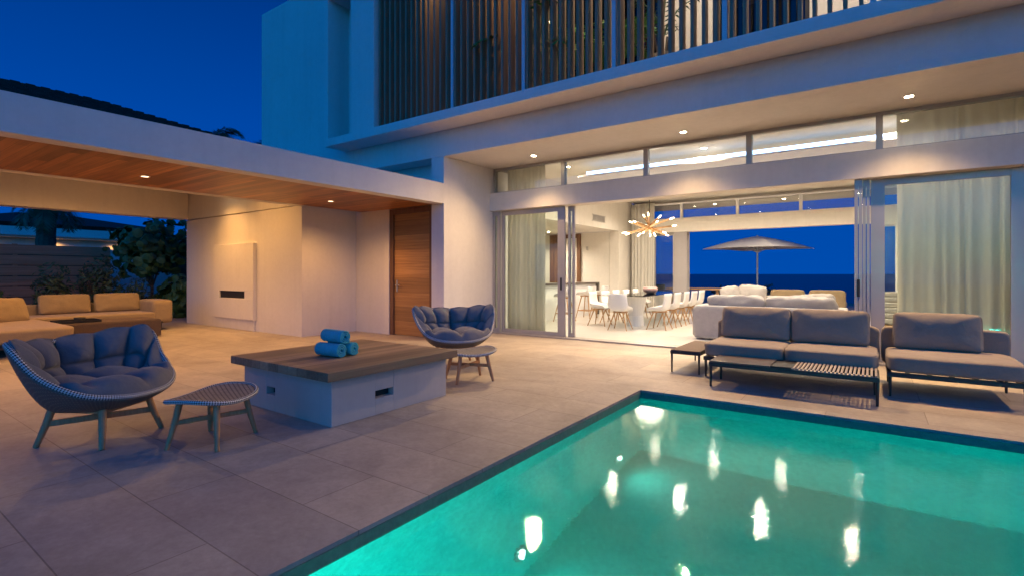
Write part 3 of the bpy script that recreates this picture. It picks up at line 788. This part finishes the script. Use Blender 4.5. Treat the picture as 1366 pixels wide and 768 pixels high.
towel('rolled turquoise towel lying on top of the two others', (c0.x-.015, c0.y), RZ-R(5), tz+.119)

# ------------------------------------------------------------------ modular pool sofas
def frame_legs(t, x0, x1, y0, y1, z, mat='dark', r=.017):
    for x in (x0, x1):
        for y in (y0, y1):
            q = MB(); q.tube([(x, y, z), (x, y, 0)], [r, r*.65], 8); q.build('leg', mat, t)
def sofa(label, loc, rz, w, dpt, cush, fab, back_w=None, fz=.20, seat_split=1, cat='sofa', group=None, h=.64, seatz=.42, backs=None, ch_=.40):
    """faces -Y locally; origin at the front left corner on the floor"""
    t = thing('modular_sofa', label, cat, loc, rz, group)
    q = MB(); q.box(0, w, .02, .06, fz, fz+.045); q.box(0, w, dpt-.06, dpt-.02, fz, fz+.045); q.box(0, .04, .06, dpt-.06, fz, fz+.045); q.box(w-.04, w, .06, dpt-.06, fz, fz+.045)
    for k in range(1, 6): q.box(w*k/6-.015, w*k/6+.015, .06, dpt-.06, fz+.01, fz+.04)
    q.build('frame', 'dark', t, bevel=.003)
    frame_legs(t, .025, w-.025, .04, dpt-.04, fz)
    for k in range(seat_split):
        a, b = w*k/seat_split, w*(k+1)/seat_split
        q = MB(); q.pillow((b-a)/2+.004, dpt/2, (seatz-fz-.045)/2, Matrix.Translation(((a+b)/2, dpt/2-.01, (seatz+fz+.045)/2)), 14, 9, .06, .006, k)
        q.build('seat_cushion', fab, t, smooth=True)
    x0, x1 = backs or (-.04, w+.02)
    q = MB(); q.pillow((x1-x0)/2, .055, (h-fz)/2, Matrix.Translation(((x0+x1)/2, dpt+.045, (h+fz)/2)), 12, 12, 0, .003)
    q.build('backrest', fab, t, smooth=True)
    for k, (a, b) in enumerate(cush):
        T = Matrix.Translation(((a+b)/2, dpt-.165, seatz+ch_/2-.005)) @ Matrix.Rotation(R(-14), 4, 'X') @ Matrix.Rotation(R(90), 4, 'X')
        q = MB(); q.pillow((b-a)/2, ch_/2, .105, T, 18, 11, .52, .005, k+3); bc = q.build('back_cushion', fab, t, smooth=True)
        q = MB(); q.piping((b-a)/2+.003, ch_/2+.003, T, .007); q.build('piping', fab, bc, smooth=True)
    return t
sofa('grey two seat pool sofa with two back cushions behind the slatted low table', (-1.70, 6.44, 0), 0, 1.74, .90, [(.06, .86), (.88, 1.66)], 'grey_fab', seat_split=2, group='grey sofas along the pool')
sofa('single grey sofa seat with one back cushion in front of the sheer right curtain', (.115, 6.48, 0), 0, 1.05, .93, [(.075, .82)], 'grey_fab', group='grey sofas along the pool')
# low table
t = thing('low_table', 'long low outdoor table with slatted right half beside the pool', 'coffee table', (-1.50, 5.92, 0), 0)
q = MB(); w, d = 1.55, .50
q.box(0, w, 0, .035, .225, .27); q.box(0, w, d-.035, d, .225, .27); q.box(0, .035, .035, d-.035, .225, .27); q.box(w-.035, w, .035, d-.035, .225, .27); q.box(.60, .63, .035, d-.035, .23, .268); q.box(.80, .83, .035, d-.035, .23, .268)
q.build('frame', 'dark', t, bevel=.003)
frame_legs(t, .018, w-.018, .018, d-.018, .226, r=.018)
q = MB(); q.box(.004, .612, .004, d-.004, .271, .287); q.build('table_top', 'quartz', t, bevel=.004)
q = MB(); q.box(.618, .812, .004, d-.004, .271, .279); q.box(.618, .812, .004, .016, .279, .29); q.box(.618, .812, d-.016, d-.004, .279, .29); q.build('tray', 'dark', t, bevel=.002)
q = MB()
for k in range(21): q.box(.822+.0345*k, .822+.0345*k+.020, .002, d-.002, .271, .288)
q.build('slats', plain('taupe_slat', (.33, .28, .235), .6, 0, .15), t, bevel=.002)
t = thing('side_table', 'small dark low side table at the left end of the two seat pool sofa', 'side table', (-2.12, 6.50, 0), 0)
q = MB(); w, d = .37, 1.08
q.box(0, w, 0, .03, .235, .27); q.box(0, w, d-.03, d, .235, .27); q.box(0, .03, .03, d-.03, .235, .27); q.box(w-.03, w, .03, d-.03, .235, .27); q.build('frame', 'dark', t, bevel=.003)
q = MB(); q.box(.004, w-.004, .004, d-.004, .271, .286); q.build('table_top', 'wick', t, bevel=.003)
frame_legs(t, .016, w-.016, .016, d-.016, .236, r=.015)

# ------------------------------------------------------------------ pavilion seating
t = sofa('long tan outdoor sofa with two back cushions along the pavilion opening', (-12.95, 2.15, 0), R(90), 2.65, 1.0, [(.74, 1.57), (1.65, 2.47)], 'tan_fab', group='tan pavilion sofas', fz=.16, backs=(-.55, 2.66), h=.62)
q = MB(); q.pillow(.20, .46, .26, Matrix.Translation((2.66, .47, .41)), 10, 10, .0, .004); q.build('armrest', 'tan_fab', t, smooth=True)
t = thing('chaise', 'tan upholstered chaise at the left edge with a leaning square cushion', 'chaise', (-11.65, 1.2, 0), 0, 'tan pavilion sofas')
q = MB(); q.pillow(1.30, .72, .12, Matrix.Translation((.0, .74, .31)), 14, 9, .08, .006); q.build('seat_cushion', 'tan_fab', t, smooth=True)
q = MB(); q.box(-1.22, 1.22, .12, 1.36, .13, .19); q.build('frame', 'dark', t, bevel=.003)
frame_legs(t, -1.2, 1.2, .15, 1.34, .135)
q = MB(); q.pillow(.75, .06, .24, Matrix.Translation((-.1, .02, .44)), 12, 10, 0, .004); q.build('backrest', 'tan_fab', t, smooth=True)
q = MB(); T = Matrix.Translation((-.62, .92, .60)) @ Matrix.Rotation(R(118), 4, 'Z') @ Matrix.Rotation(R(-20), 4, 'X') @ Matrix.Rotation(R(90), 4, 'X'); q.pillow(.36, .23, .10, T, 14, 7, .45, .008, 5); q.build('back_cushion', 'tan_fab', t, smooth=True)
t = thing('coffee_table', 'low dark brown wicker coffee table in front of the tan sofa', 'coffee table', (-12.1, 3.35, 0))
q = MB(); q.box(-.42, .42, -.95, .95, .02, .34); q.build('body', 'wick', t, bevel=.012)
q = MB(); q.box(-.40, .40, -.93, .93, .341, .352); q.build('table_top', 'wick', t, bevel=.003)
t = thing('tray', 'black serving tray lying on the wicker coffee table', 'tray', (-12.05, 3.05, .352))
q = MB(); q.box(-.22, .22, -.32, .32, 0, .012); q.box(-.22, .22, -.32, -.305, .012, .05); q.box(-.22, .22, .305, .32, .012, .05); q.box(-.22, -.205, -.305, .305, .012, .05); q.box(.205, .22, -.305, .305, .012, .05); q.build('pan', 'black', t, bevel=.003)
q = MB(); q.lathe([(0, .012), (.07, .012), (.09, .09), (.086, .09), (.066, .02), (0, .02)], (0, .05, 0)); q.build('bowl', 'black', t, smooth=True)

# ------------------------------------------------------------------ curtains
def curtain(label, x0, x1, y, z0, z1, n, amp, cat='curtain'):
    t = MB(); nx = int((x1-x0)*70); zs = 10
    def fn(u, v):
        x = x0+(x1-x0)*u; ph = u*n*2*PI+2.2*noise.noise(Vector((x*2.1, 0, 0)))*2
        a = amp*(.7+.5*noise.noise(Vector((x*3, 5, 0))))*(.75+.4*(1-v))
        return Vector((x+.012*math.sin(ph*.5+v*2), y+a*math.sin(ph)+.02*noise.noise(Vector((x*1.5, 9, v*1.5))), z0+(z1-z0)*v))
    surf(t, fn, nx, zs)
    o = t.build('curtain', 'curtain', None, smooth=True, solid=.003)
    return tag(o, label, cat, 'sheer white curtains')
curtain('gathered sheer white curtain behind the left sliding glass door', -6.52, -5.55, 9.02, .03, 3.5, 9, .05)
curtain('wide sheer white curtain behind the right sliding glass door', .27, 3.2, 9.06, .03, 3.5, 19, .045)
curtain('tall sheer white curtain at the far end of the room behind the dining chairs', -6.5, -5.72, 15.95, .03, 3.5, 8, .05)

# ------------------------------------------------------------------ dining
def make_chair(label, loc, rz, legh=.43, name='dining_chair', cat='chair', group='white dining chairs', hback=.38):
    """faces +X"""
    t = thing(name, label, cat, loc, rz, group)
    prof = [(.21, -.012), (.19, .0), (.10, .0), (0, -.006), (-.10, .0), (-.17, .03), (-.205, .10), (-.225, .22), (-.245, hback)]
    def fn(u, v):
        k = v*(len(prof)-1); i = min(int(k), len(prof)-2); f = k-i
        x = prof[i][0]*(1-f)+prof[i+1][0]*f; z = prof[i][1]*(1-f)+prof[i+1][1]*f
        a = 2*u-1; hw = .215+.02*math.sin(PI*v)-.035*max(0, v-.6)
        lift = .10*abs(a)**4*math.sin(PI*min(1, v*1.05))**.7
        fwd = .07*abs(a)**3*max(0, v-.45)*1.6
        return Vector((x+fwd, a*hw, legh+z+lift*(1 if v < .75 else 1-(v-.75)*3)))
    q = MB(); surf(q, fn, 14, 22); q.build('shell', 'chair_white', t, smooth=True, solid=.022)
    for sx, sy in ((1, 1), (1, -1), (-1, 1), (-1, -1)):
        q = MB(); q.tube([(sx*.10, sy*.09, legh-.02), (sx*.225, sy*.215, 0)], [.018, .011], 8); q.build('leg', 'oak', t)
    q = MB(); q.bar((.13, .12, legh-.035), (-.13, -.12, legh-.035), .03, .03); q.bar((.13, -.12, legh-.036), (-.13, .12, legh-.036), .03, .03)
    if legh > .6:
        for a, b in (((.185, .175), (.185, -.175)), ((-.185, .175), (-.185, -.175)), ((.185, .175), (-.185, .175)), ((.185, -.175), (-.185, -.175))): q.bar((*a, .22), (*b, .22), .016, .022)
    q.build('leg_frame', 'oak', t)
    return t
c0 = make_chair('white shell dining chair at the near end of the glass table, back to the pool', (-4.62, 10.72, 0), R(95))
ordn = ['nearest', 'second', 'third', 'fourth', 'farthest']
for k in range(5):
    dup(c0, (-3.93, 11.30+.69*k, 0), R(180+random.uniform(-6, 6)), f'white shell dining chair on the sofa side of the glass table, {ordn[k]} from the pool')
for k in range(5):
    dup(c0, (-5.42, 11.35+.69*k, 0), R(random.uniform(-6, 6)), f'white shell dining chair on the kitchen side of the glass table, {ordn[k]} from the pool')
t = thing('dining_table', 'long glass topped dining table with pale plinths, under the branching chandelier', 'dining table', (-4.68, 12.75, 0))
q = MB(); q.box(-.52, .52, -1.75, 1.75, .735, .752); q.build('table_top', 'darkglass', t, bevel=.003)
for y in (-.95, .95):
    q = MB(); q.tube([(0, y, 0), (0, y, .25), (0, y, .72)], [.22, .17, .26], 20); q.disc((0, y), .2, .72, .734); q.build('plinth', 'chair_white', t)
t = thing('bowl', 'round pinkish ceramic bowl standing on the glass dining table', 'bowl', (-4.62, 12.6, .752))
q = MB(); q.lathe([(0, .0), (.09, .0), (.17, .05), (.19, .11), (.16, .16), (.15, .155), (.17, .11), (.15, .06), (0, .02)]); q.build('vessel', 'ceramic', t, smooth=True)
# bar and stools
t = thing('kitchen_bar', 'white fronted kitchen bar with dark waterfall counter behind the stools', 'kitchen bar', (-7.25, 12.9, 0))
q = MB(); q.box(-.20, .20, -1.9, 1.55, .004, .94); q.build('front', 'white', t)
q = MB(); q.box(-.28, .30, -1.95, 1.62, .942, .99); q.box(-.28, .30, 1.56, 1.62, .004, .941); q.build('counter', 'quartz', t, bevel=.003)
s0 = make_chair('white bar stool on oak legs at the sea end of the kitchen bar', (-6.62, 13.85, 0), R(180), .66, 'bar_stool', 'bar stool', 'white bar stools', .22)
dup(s0, (-6.62, 13.0, 0), R(176), 'white bar stool on oak legs in the middle, seen at the door stile')
dup(s0, (-6.62, 11.75, 0), R(184), 'white bar stool on oak legs nearest the gathered left curtain')
t = thing('kettle', 'small white appliance standing on the left end of the kitchen bar', 'appliance', (-7.3, 11.35, .99))
q = MB(); q.lathe([(0, 0), (.10, 0), (.09, .12), (.07, .22), (0, .24)]); q.build('body', 'white', t, smooth=True)
q = MB(); q.tube([(.09, 0, .05), (.15, 0, .08), (.15, 0, .17), (.075, 0, .2)], .012, 8); q.build('handle', 'dark', t)
# chandelier
t = thing('chandelier', 'branching oak rod chandelier with glowing filament bulbs above the dining table', 'chandelier', (-4.72, 12.8, 2.45))
q = MB(); q.tube([(0, 0, 0), (0, 0, 1.145)], .008, 8); q.disc((0, 0), .06, 1.12, 1.146); q.build('stem', 'dark', t)
rods = [(0, 8, .72), (28, -13, .70), (60, 16, .60), (95, -10, .62), (125, 20, .56), (150, -17, .66), (10, 40, .38), (110, 48, .36), (70, -44, .36)]
for k, (az, el, L) in enumerate(rods):
    d = Vector((math.cos(R(az+35))*math.cos(R(el)), math.sin(R(az+35))*math.cos(R(el)), math.sin(R(el))))
    off = Vector((0, 0, .015*(k-4)))
    q = MB(); q.bar(off-d*L*.82, off+d*L*.82, .040, .040, (0, .1, 1)); rod = q.build('rod', 'oak', t)
    for sg in (1, -1):
        q = MB(); e0 = off+d*sg*L*.822; q.tube([e0, e0+d*sg*.04, e0+d*sg*.09, e0+d*sg*.12], [.010, .018, .015, .004], 10); b = q.build('bulb', 'bulb', t, smooth=True)
lamp('chandelier_glow', 'POINT', (0, 0, -.55), L_CHAND, WARM2, t, radius=.35)

# ------------------------------------------------------------------ living room sofas
t = thing('living_sofa', 'white linen sofa seen from behind, just inside the open doorway', 'sofa', (-1.6, 10.0, 0))
q = MB(); q.pillow(1.24, .11, .31, Matrix.Translation((0, .11, .34)), 10, 14, 0, .003); q.build('backrest', 'white_fab', t, smooth=True)
q = MB(); q.pillow(.13, .45, .31, Matrix.Translation((-1.11, .52, .338)), 10, 14, 0, .003); q.build('armrest', 'white_fab', t, smooth=True)
q = MB(); q.pillow(.13, .45, .31, Matrix.Translation((1.11, .52, .338)), 10, 14, 0, .003); q.build('armrest', 'white_fab', t, smooth=True)
q = MB(); q.pillow(.98, .42, .16, Matrix.Translation((0, .6, .28)), 10, 9, .05, .003); q.build('seat_cushion', 'white_fab', t, smooth=True)
for a, b in ((-1.03, -.02), (0, 1.10)):
    T = Matrix.Translation(((a+b)/2, .33, .63)) @ Matrix.Rotation(R(8), 4, 'X') @ Matrix.Rotation(R(90), 4, 'X')
    q = MB(); q.pillow((b-a)/2, .22, .13, T, 14, 6, .45, .02, a); q.build('back_cushion', 'white_fab', t, smooth=True)
t = thing('facing_sofa', 'second white linen sofa farther inside, facing the pool', 'sofa', (-2.2, 12.5, 0))
q = MB(); q.pillow(1.0, .11, .36, Matrix.Translation((0, .75, .38)), 10, 12, 0, .003); q.build('backrest', 'white_fab', t, smooth=True)
q = MB(); q.pillow(1.0, .42, .18, Matrix.Translation((0, .25, .25)), 10, 9, .05, .003); q.build('seat_cushion', 'white_fab', t, smooth=True)
for (x, y, z, w, h, rr, lab) in ((-2.78, 12.98, .72, .22, .24, 14, 'small square white pillow at the left end of the facing sofa'), (-2.33, 13.02, .74, .31, .25, -6, 'wide white pillow beside the small square one on the facing sofa'), (-.95, 12.2, .62, .34, .22, 4, 'low white pillow near the right end, in front of the tan terrace chairs')):
    q = MB(); q.pillow(w, h, .10, Matrix.Rotation(R(76), 4, 'X') @ Matrix.Rotation(R(rr), 4, 'Z'), 14, 4.5, .6, .012, x)
    o = q.build('pillow', 'white_fab', None, smooth=True); o.location = (x, y, z); tag(o, lab, 'pillow', 'white pillows')
t = thing('ottoman', 'low white ottoman under the low pillow, right of the facing sofa', 'ottoman', (-.95, 12.2, 0))
q = MB(); q.pillow(.42, .38, .20, Matrix.Translation((0, 0, .22)), 10, 8, .05, .004); q.build('cushion', 'white_fab', t, smooth=True)
t = thing('striped_chair', 'pale green and white channelled armchair seen between the door stile and sheer curtain', 'armchair', (.62, 12.2, 0))
for k in range(6):
    q = MB(); q.pillow(.50, .09, .055, Matrix.Translation((0, -.25+.02*k, .36+.10*k)), 10, 5, .1, .003, k); q.build('back_roll', 'white_fab', t, smooth=True)
q = MB(); q.pillow(.48, .36, .12, Matrix.Translation((0, .12, .40)), 10, 8, .05, .003); q.build('seat_cushion', 'white_fab', t, smooth=True)
q = MB(); q.box(-.48, .48, -.32, .42, .22, .29); q.build('base', 'oak', t, bevel=.006)
for sx in (-.44, .44):
    for sy in (-.28, .38):
        q = MB(); q.tube([(sx, sy, .22), (sx, sy, .004)], [.022, .014], 8); q.build('leg', 'oak', t)

# ------------------------------------------------------------------ sea terrace
t = thing('parasol', 'square taupe parasol on a pale pole on the sea terrace', 'parasol', (-3.34, 19.7, 0), R(24))
def canopy(u, v):
    a = 2*PI*u; c, s_ = math.cos(a), math.sin(a); k = 1/(abs(c)+abs(s_)); r = 1.84*k*max(v, .003)
    return Vector((r*c, r*s_, 2.56-.42*v**1.35+.10*v*(1-abs(math.sin(2*a)))*-.25))
q = MB(); surf(q, canopy, 64, 10, True); q.build('canopy', 'canvas', t, smooth=False, solid=.008)
q = MB(); q.tube([(0, 0, .06), (0, 0, 2.6)], [.032, .028], 12); q.build('pole', 'post', t)
q = MB(); q.box(-.35, .35, -.35, .35, 0, .06); q.build('base', 'dark', t, bevel=.01)
for k in range(8):
    a = 2*PI*k/8; p = canopy(k/8, .92)-Vector((0, 0, .035)); q = MB(); q.bar((.03*math.cos(a), .03*math.sin(a), 2.45), p, .022, .03); q.bar((.03*math.cos(a), .03*math.sin(a), 2.0), canopy(k/8, .45)-Vector((0, 0, .04)), .018, .02); q.build('rib', 'post', t)
def terr_chair(label, x, y, w, first=[None]):
    if first[0]: return dup(first[0], (x, y, 0), 0, label)
    t = thing('terrace_armchair', label, 'armchair', (x, y, 0), 0, 'tan armchairs on the sea terrace')
    q = MB(); q.pillow(w/2, .07, .30, Matrix.Translation((0, 0, .47)), 10, 9, 0, .004); q.build('backrest', 'tan_fab', t, smooth=True)
    q = MB(); q.pillow(w/2, .38, .10, Matrix.Translation((0, .42, .33)), 10, 9, .05, .004); q.build('seat_cushion', 'tan_fab', t, smooth=True)
    q = MB(); q.box(-w/2+.02, w/2-.02, .02, .78, .18, .22); q.build('frame', 'oak', t, bevel=.003)
    frame_legs(t, -w/2+.05, w/2-.05, .05, .75, .18, 'oak', .022)
    first[0] = t; return t
terr_chair('tan terrace armchair seen from behind, left one of the pair facing the sea', -2.13, 17.5, .92)
terr_chair('tan terrace armchair seen from behind, right one of the pair facing the sea', -1.10, 17.5, .92)
t = thing('terrace_table', 'oak outdoor dining table on the sea terrace beyond the white chairs', 'outdoor table', (-4.95, 18.1, 0))
q = MB(); q.box(-.95, .95, -.5, .5, .71, .76); q.build('table_top', 'oak', t, bevel=.004)
for sx in (-1, 1):
    for sy in (-1, 1):
        q = MB(); q.bar((sx*.72, sy*.36, .71), (sx*.86, sy*.42, 0), .07, .07, (0, 1, 0)); q.build('leg', 'oak', t)

def leaf_mesh(q, c, rx, ry, rz_, n, size, shape='leaf', seed=0, hollow=.35):
    rnd = random.Random(seed); k = 0
    while k < n:
        p = Vector((rnd.uniform(-1, 1), rnd.uniform(-1, 1), rnd.uniform(-1, 1)))
        if p.length > 1: continue
        lump = .72+.38*noise.noise(p*1.9+Vector((seed*3.1, 0, 0)))+.2*noise.noise(p*4.3+Vector((seed*1.7, 4, 0)))
        if p.length > lump: continue
        if p.length < hollow*rnd.random(): continue
        if noise.noise(p*3.1+Vector((seed, 7, 3))) < -.18: continue
        w = Vector(c)+Vector((p.x*rx, p.y*ry, p.z*rz_))
        d = (p.normalized()+Vector((rnd.uniform(-1, 1), rnd.uniform(-1, 1), rnd.uniform(-.9, .9)))).normalized()
        a = d.cross(Vector((rnd.uniform(-1, 1), rnd.uniform(-1, 1), rnd.uniform(-1, 1)))).normalized(); b = a.cross(d)
        s_ = size*rnd.uniform(.6, 1.3)
        if shape == 'round': pts = [w+(a*math.cos(2*PI*i/7)+b*math.sin(2*PI*i/7))*s_*.5+d*(.08*s_*(i % 2)) for i in range(7)]
        else: pts = [w-a*s_*.6, w+b*s_*.2+d*s_*.06, w+a*s_*.6, w-b*s_*.2+d*s_*.06]
        q.bm.faces.new([q.bm.verts.new(x) for x in pts]); k += 1

def shrub(name, label, cat, loc, rx, ry, h, n, size, mat, shape='leaf', seed=1, group=None, trunk=0.0, branches=5):
    t = thing(name, label, cat, loc, 0, group)
    rnd = random.Random(seed)
    q = MB(); leaf_mesh(q, (0, 0, trunk+(h-trunk)/2), rx, ry, (h-trunk)/2*1.15, n, size, shape, seed); q.build('crown' if trunk else 'foliage', mat, t)
    q = MB()
    if trunk: q.tube([(0, 0, -.05), (.03, .02, trunk*.5), (0, .05, trunk+.15)], [.06, .05, .04], 8)
    for k in range(branches):
        a = rnd.uniform(0, 2*PI); r = rnd.uniform(.3, .7); z0 = trunk*.9
        q.tube([(0, 0.03 if trunk else 0, z0), (rx*r*.4*math.cos(a), ry*r*.4*math.sin(a), z0+(h-z0)*.4), (rx*r*math.cos(a), ry*r*math.sin(a), z0+(h-z0)*rnd.uniform(.6, .85))], [.028, .018, .007], 6)
    q.build('trunk' if trunk else 'stem', 'trunk', t)
    return t
for k, (x, w, h) in enumerate(((-5.6, .6, .75), (-4.6, .5, .70), (-3.9, .55, .9))):
    shrub('terrace_shrub', ('low dark shrub at the sea edge, left of the parasol pole', 'low dark shrub at the sea edge, behind the oak terrace table end', 'low dark shrub at the sea edge, just below the parasol')[k], 'shrub', (x+.3, 23.2, 0), w, .4, h, 260, .16, 'leaf2', seed=20+k, group='shrubs at the sea edge')

# ------------------------------------------------------------------ balcony plants
def palm_crown(t, c, n, L, droop, mat, seed, upmin=15, upmax=75, leaflets=20, lw=.03, ll=.32, name='frond', parts=True):
    rnd = random.Random(seed); q = MB()
    for k in range(n):
        az = 2*PI*k/n+rnd.uniform(-.3, .3); el = R(rnd.uniform(upmin, upmax)); Lk = L*rnd.uniform(.8, 1.15)
        h = Vector((math.cos(az), math.sin(az), 0)); pts = []; p = Vector(c); e = el
        for i in range(9):
            pts.append(p.copy()); p = p+(h*math.cos(e)+Vector((0, 0, 1))*math.sin(e))*Lk/8; e -= R(droop)/8*(1+i*.12)
        q.tube(pts, [.016*(1-i/9)+.003 for i in range(9)], 5, False)
        side = h.cross(Vector((0, 0, 1)))
        for i in range(leaflets):
            f = .12+.86*i/leaflets; j = min(int(f*8), 7); ff = f*8-j; b = pts[j].lerp(pts[j+1], ff); d = (pts[j+1]-pts[j]).normalized()
            for sg in (1, -1):
                ln = ll*(math.sin(PI*min(1, f*.85+.12))**.6)*rnd.uniform(.85, 1.1)
                o_ = (side*sg*.85+d*.55+Vector((0, 0, -.25-rnd.uniform(0, .25)))).normalized()
                v = [q.bm.verts.new(x) for x in (b, b+d*lw+o_*ln*.4, b+o_*ln, b-d*lw*.3+o_*ln*.4)]
                q.bm.faces.new(v)
    return q.build('crown', mat, t)
def potted(label, x, y, L, n, mat, seed, ll, lw, z=4.102, h=.4):
    t = thing('potted_plant', label, 'potted plant', (x, y, z), 0, 'potted plants on the balcony')
    q = MB(); q.lathe([(0, 0), (.18, 0), (.24, .4), (.21, .4), (.2, .36), (0, .36)]); q.build('pot', 'terracotta', t, smooth=True)
    q = MB()
    for k in range(5): a = k*1.256; q.tube([(.05*math.cos(a), .05*math.sin(a), .3), (.12*math.cos(a), .12*math.sin(a), h+.35)], [.02, .014], 6)
    q.build('stem', 'trunk', t)
    palm_crown(t, (0, 0, h+.25), n, L, 70, mat, seed, 35, 85, 14, lw, ll)
    return t
potted('broad leaved green plant behind the slats, left of the balcony group', -5.55, 7.9, 1.25, 12, 'bright_leaf', 3, .34, .12)
potted('tall green palm behind the slats in the middle of the balcony group', -4.55, 7.8, 1.6, 13, 'bright_leaf', 4, .40, .07)
potted('bushy green plant behind the slats, right of the balcony group', -3.75, 7.9, 1.15, 13, 'bright_leaf', 5, .36, .12)
potted('thin dark twiggy plant behind the slats in front of the first lit wall', -2.6, 7.6, 1.0, 5, 'palm', 6, .16, .02)

# ------------------------------------------------------------------ garden to the west
t = thing('slat_fence', 'dark brown fence of wide horizontal boards behind the tan sofa', 'fence', (-19, 1.2, 0))
q = MB()
for k in range(7): q.box(-.02, .02, -6, 4.42, .06+.285*k, .06+.285*k+.268)
q.build('boards', 'fence_wood', t, bevel=.003)
q = MB()
for k in range(6): q.box(-.05, -.024, -6, 4.42, .06+.285*k+.25, .06+.285*k+.31)
q.build('backing_boards', 'dark', t)
for k in range(6):
    q = MB(); q.box(-.10, -.022, -5.9+2.04*k, -5.8+2.04*k, -.03, 2.06); q.build('post', 'fence_wood', t)
t = thing('garden_wall', 'white garden wall behind the round leaved tree', 'wall', (-20.6, 9, 0))
q = MB(); q.box(-.12, .12, -3.2, 8, -.03, 1.95); q.build('masonry', 'stucco', t); q = MB(); q.box(-.16, .16, -3.2, 8, 1.953, 2.03); q.build('coping', 'stucco', t, bevel=.01)
t = thing('neighbour_house', 'white flat fronted house with a dark hip roof beyond the fence', 'house', (-36, 8, 0))
q = MB(); q.box(-4, 3.0, -12, 6, -.03, 2.93); q.build('wall', 'stucco', t)
q = MB(); q.box(-5, 4.0, -13, 6.6, 3.02, 3.42); q.build('fascia', 'stucco', t); q = MB(); q.box(-4.8, 3.8, -12.8, 6.4, 2.94, 3.018); q.build('soffit', 'plaster', t)
q = MB(); b = q.ring([(-5, -4.2, 3.45), (4, -4.2, 3.45), (4, 4.2, 3.45), (-5, 4.2, 3.45)]); b2 = q.ring([(-5.2, -4.4, 3.6), (4.2, -4.4, 3.6), (4.2, 4.4, 3.6), (-5.2, 4.4, 3.6)])
r0 = q.bm.verts.new((-.5, -1.2, 4.45)); r1 = q.bm.verts.new((-.5, 1.0, 4.45)); q.bridge(b, b2)
for f in ((b2[0], b2[1], r0), (b2[1], b2[2], r1, r0), (b2[2], b2[3], r1), (b2[3], b2[0], r0, r1)): q.bm.faces.new(f)
q.build('roof', 'shingle', t)
for y in (-6, -3, -.5, 2): lamp('eave_light', 'SPOT', (3.4, y, 2.92), 60, ORANGE, t, radius=.05, spot=150)

shrub('sea_grape_tree', 'round leaved dark tree behind the right end of the tan sofa', 'tree', (-17.2, 6.05, -.03), 1.25, 1.25, 3.05, 620, .24, 'leaf', 'round', 5, trunk=.95, branches=9)
shrub('garden_shrub', 'conical dark shrub in front of the fence, left of the round leaved tree', 'shrub', (-17.0, 4.75, -.03), .62, .62, 1.85, 900, .13, 'leaf2', seed=6, group='dark garden shrubs')
shrub('garden_shrub', 'small dark shrub in front of the fence, behind the middle of the tan sofa', 'shrub', (-17.1, 3.85, -.03), .55, .6, 1.6, 700, .13, 'leaf2', seed=7, group='dark garden shrubs')
shrub('garden_shrub', 'wide dark shrub at the left picture edge behind the tan chaise', 'shrub', (-17.0, 2.2, -.03), .95, .95, 1.75, 1200, .14, 'leaf', seed=8, group='dark garden shrubs')
shrub('garden_shrub', 'low dark shrub at the foot of the fireplace wall', 'shrub', (-16.3, 6.55, -.03), .7, .7, 1.3, 600, .2, 'leaf', 'round', 9, group='dark garden shrubs')
shrub('garden_shrub', 'slim dark shrub between the sofa armrest and the round leaved tree', 'shrub', (-16.6, 5.45, -.03), .5, .5, 1.2, 480, .13, 'leaf2', seed=10, group='dark garden shrubs')
def palm(label, x, y, h, L, seed, n=15, lean=.2, tr=.17):
    t = thing('palm_tree', label, 'palm tree', (x, y, -.03), 0, 'palm trees')
    q = MB(); pts = [(lean*f*f, lean*.5*f, h*f) for f in [i/14 for i in range(15)]]
    q.tube(pts, [tr-.2*tr*i/14+(.012 if i % 2 else 0)+(.06 if i > 12 else 0) for i in range(15)], 12); q.build('trunk', 'trunk', t)
    palm_crown(t, (lean, lean*.5, h), n, L, 95, 'palm', seed, -10, 70, 26, .035, .55)
    return t
palm('palm with a thick trunk standing beyond the fence, in front of the white house', -22, 4.75, 3.55, 1.3, 31, lean=.1, tr=.29)
palm('taller palm whose frond tips show above the pavilion roof', -20.5, 9.0, 6.25, 1.5, 34)
palm('low palm beside the fireplace wall end, behind the round leaved tree', -19.2, 7.6, 2.0, 1.5, 33)
palm('distant palm beside the stair tower, only frond tips above the roof', -20.5, 10.9, 5.95, 1.4, 36)
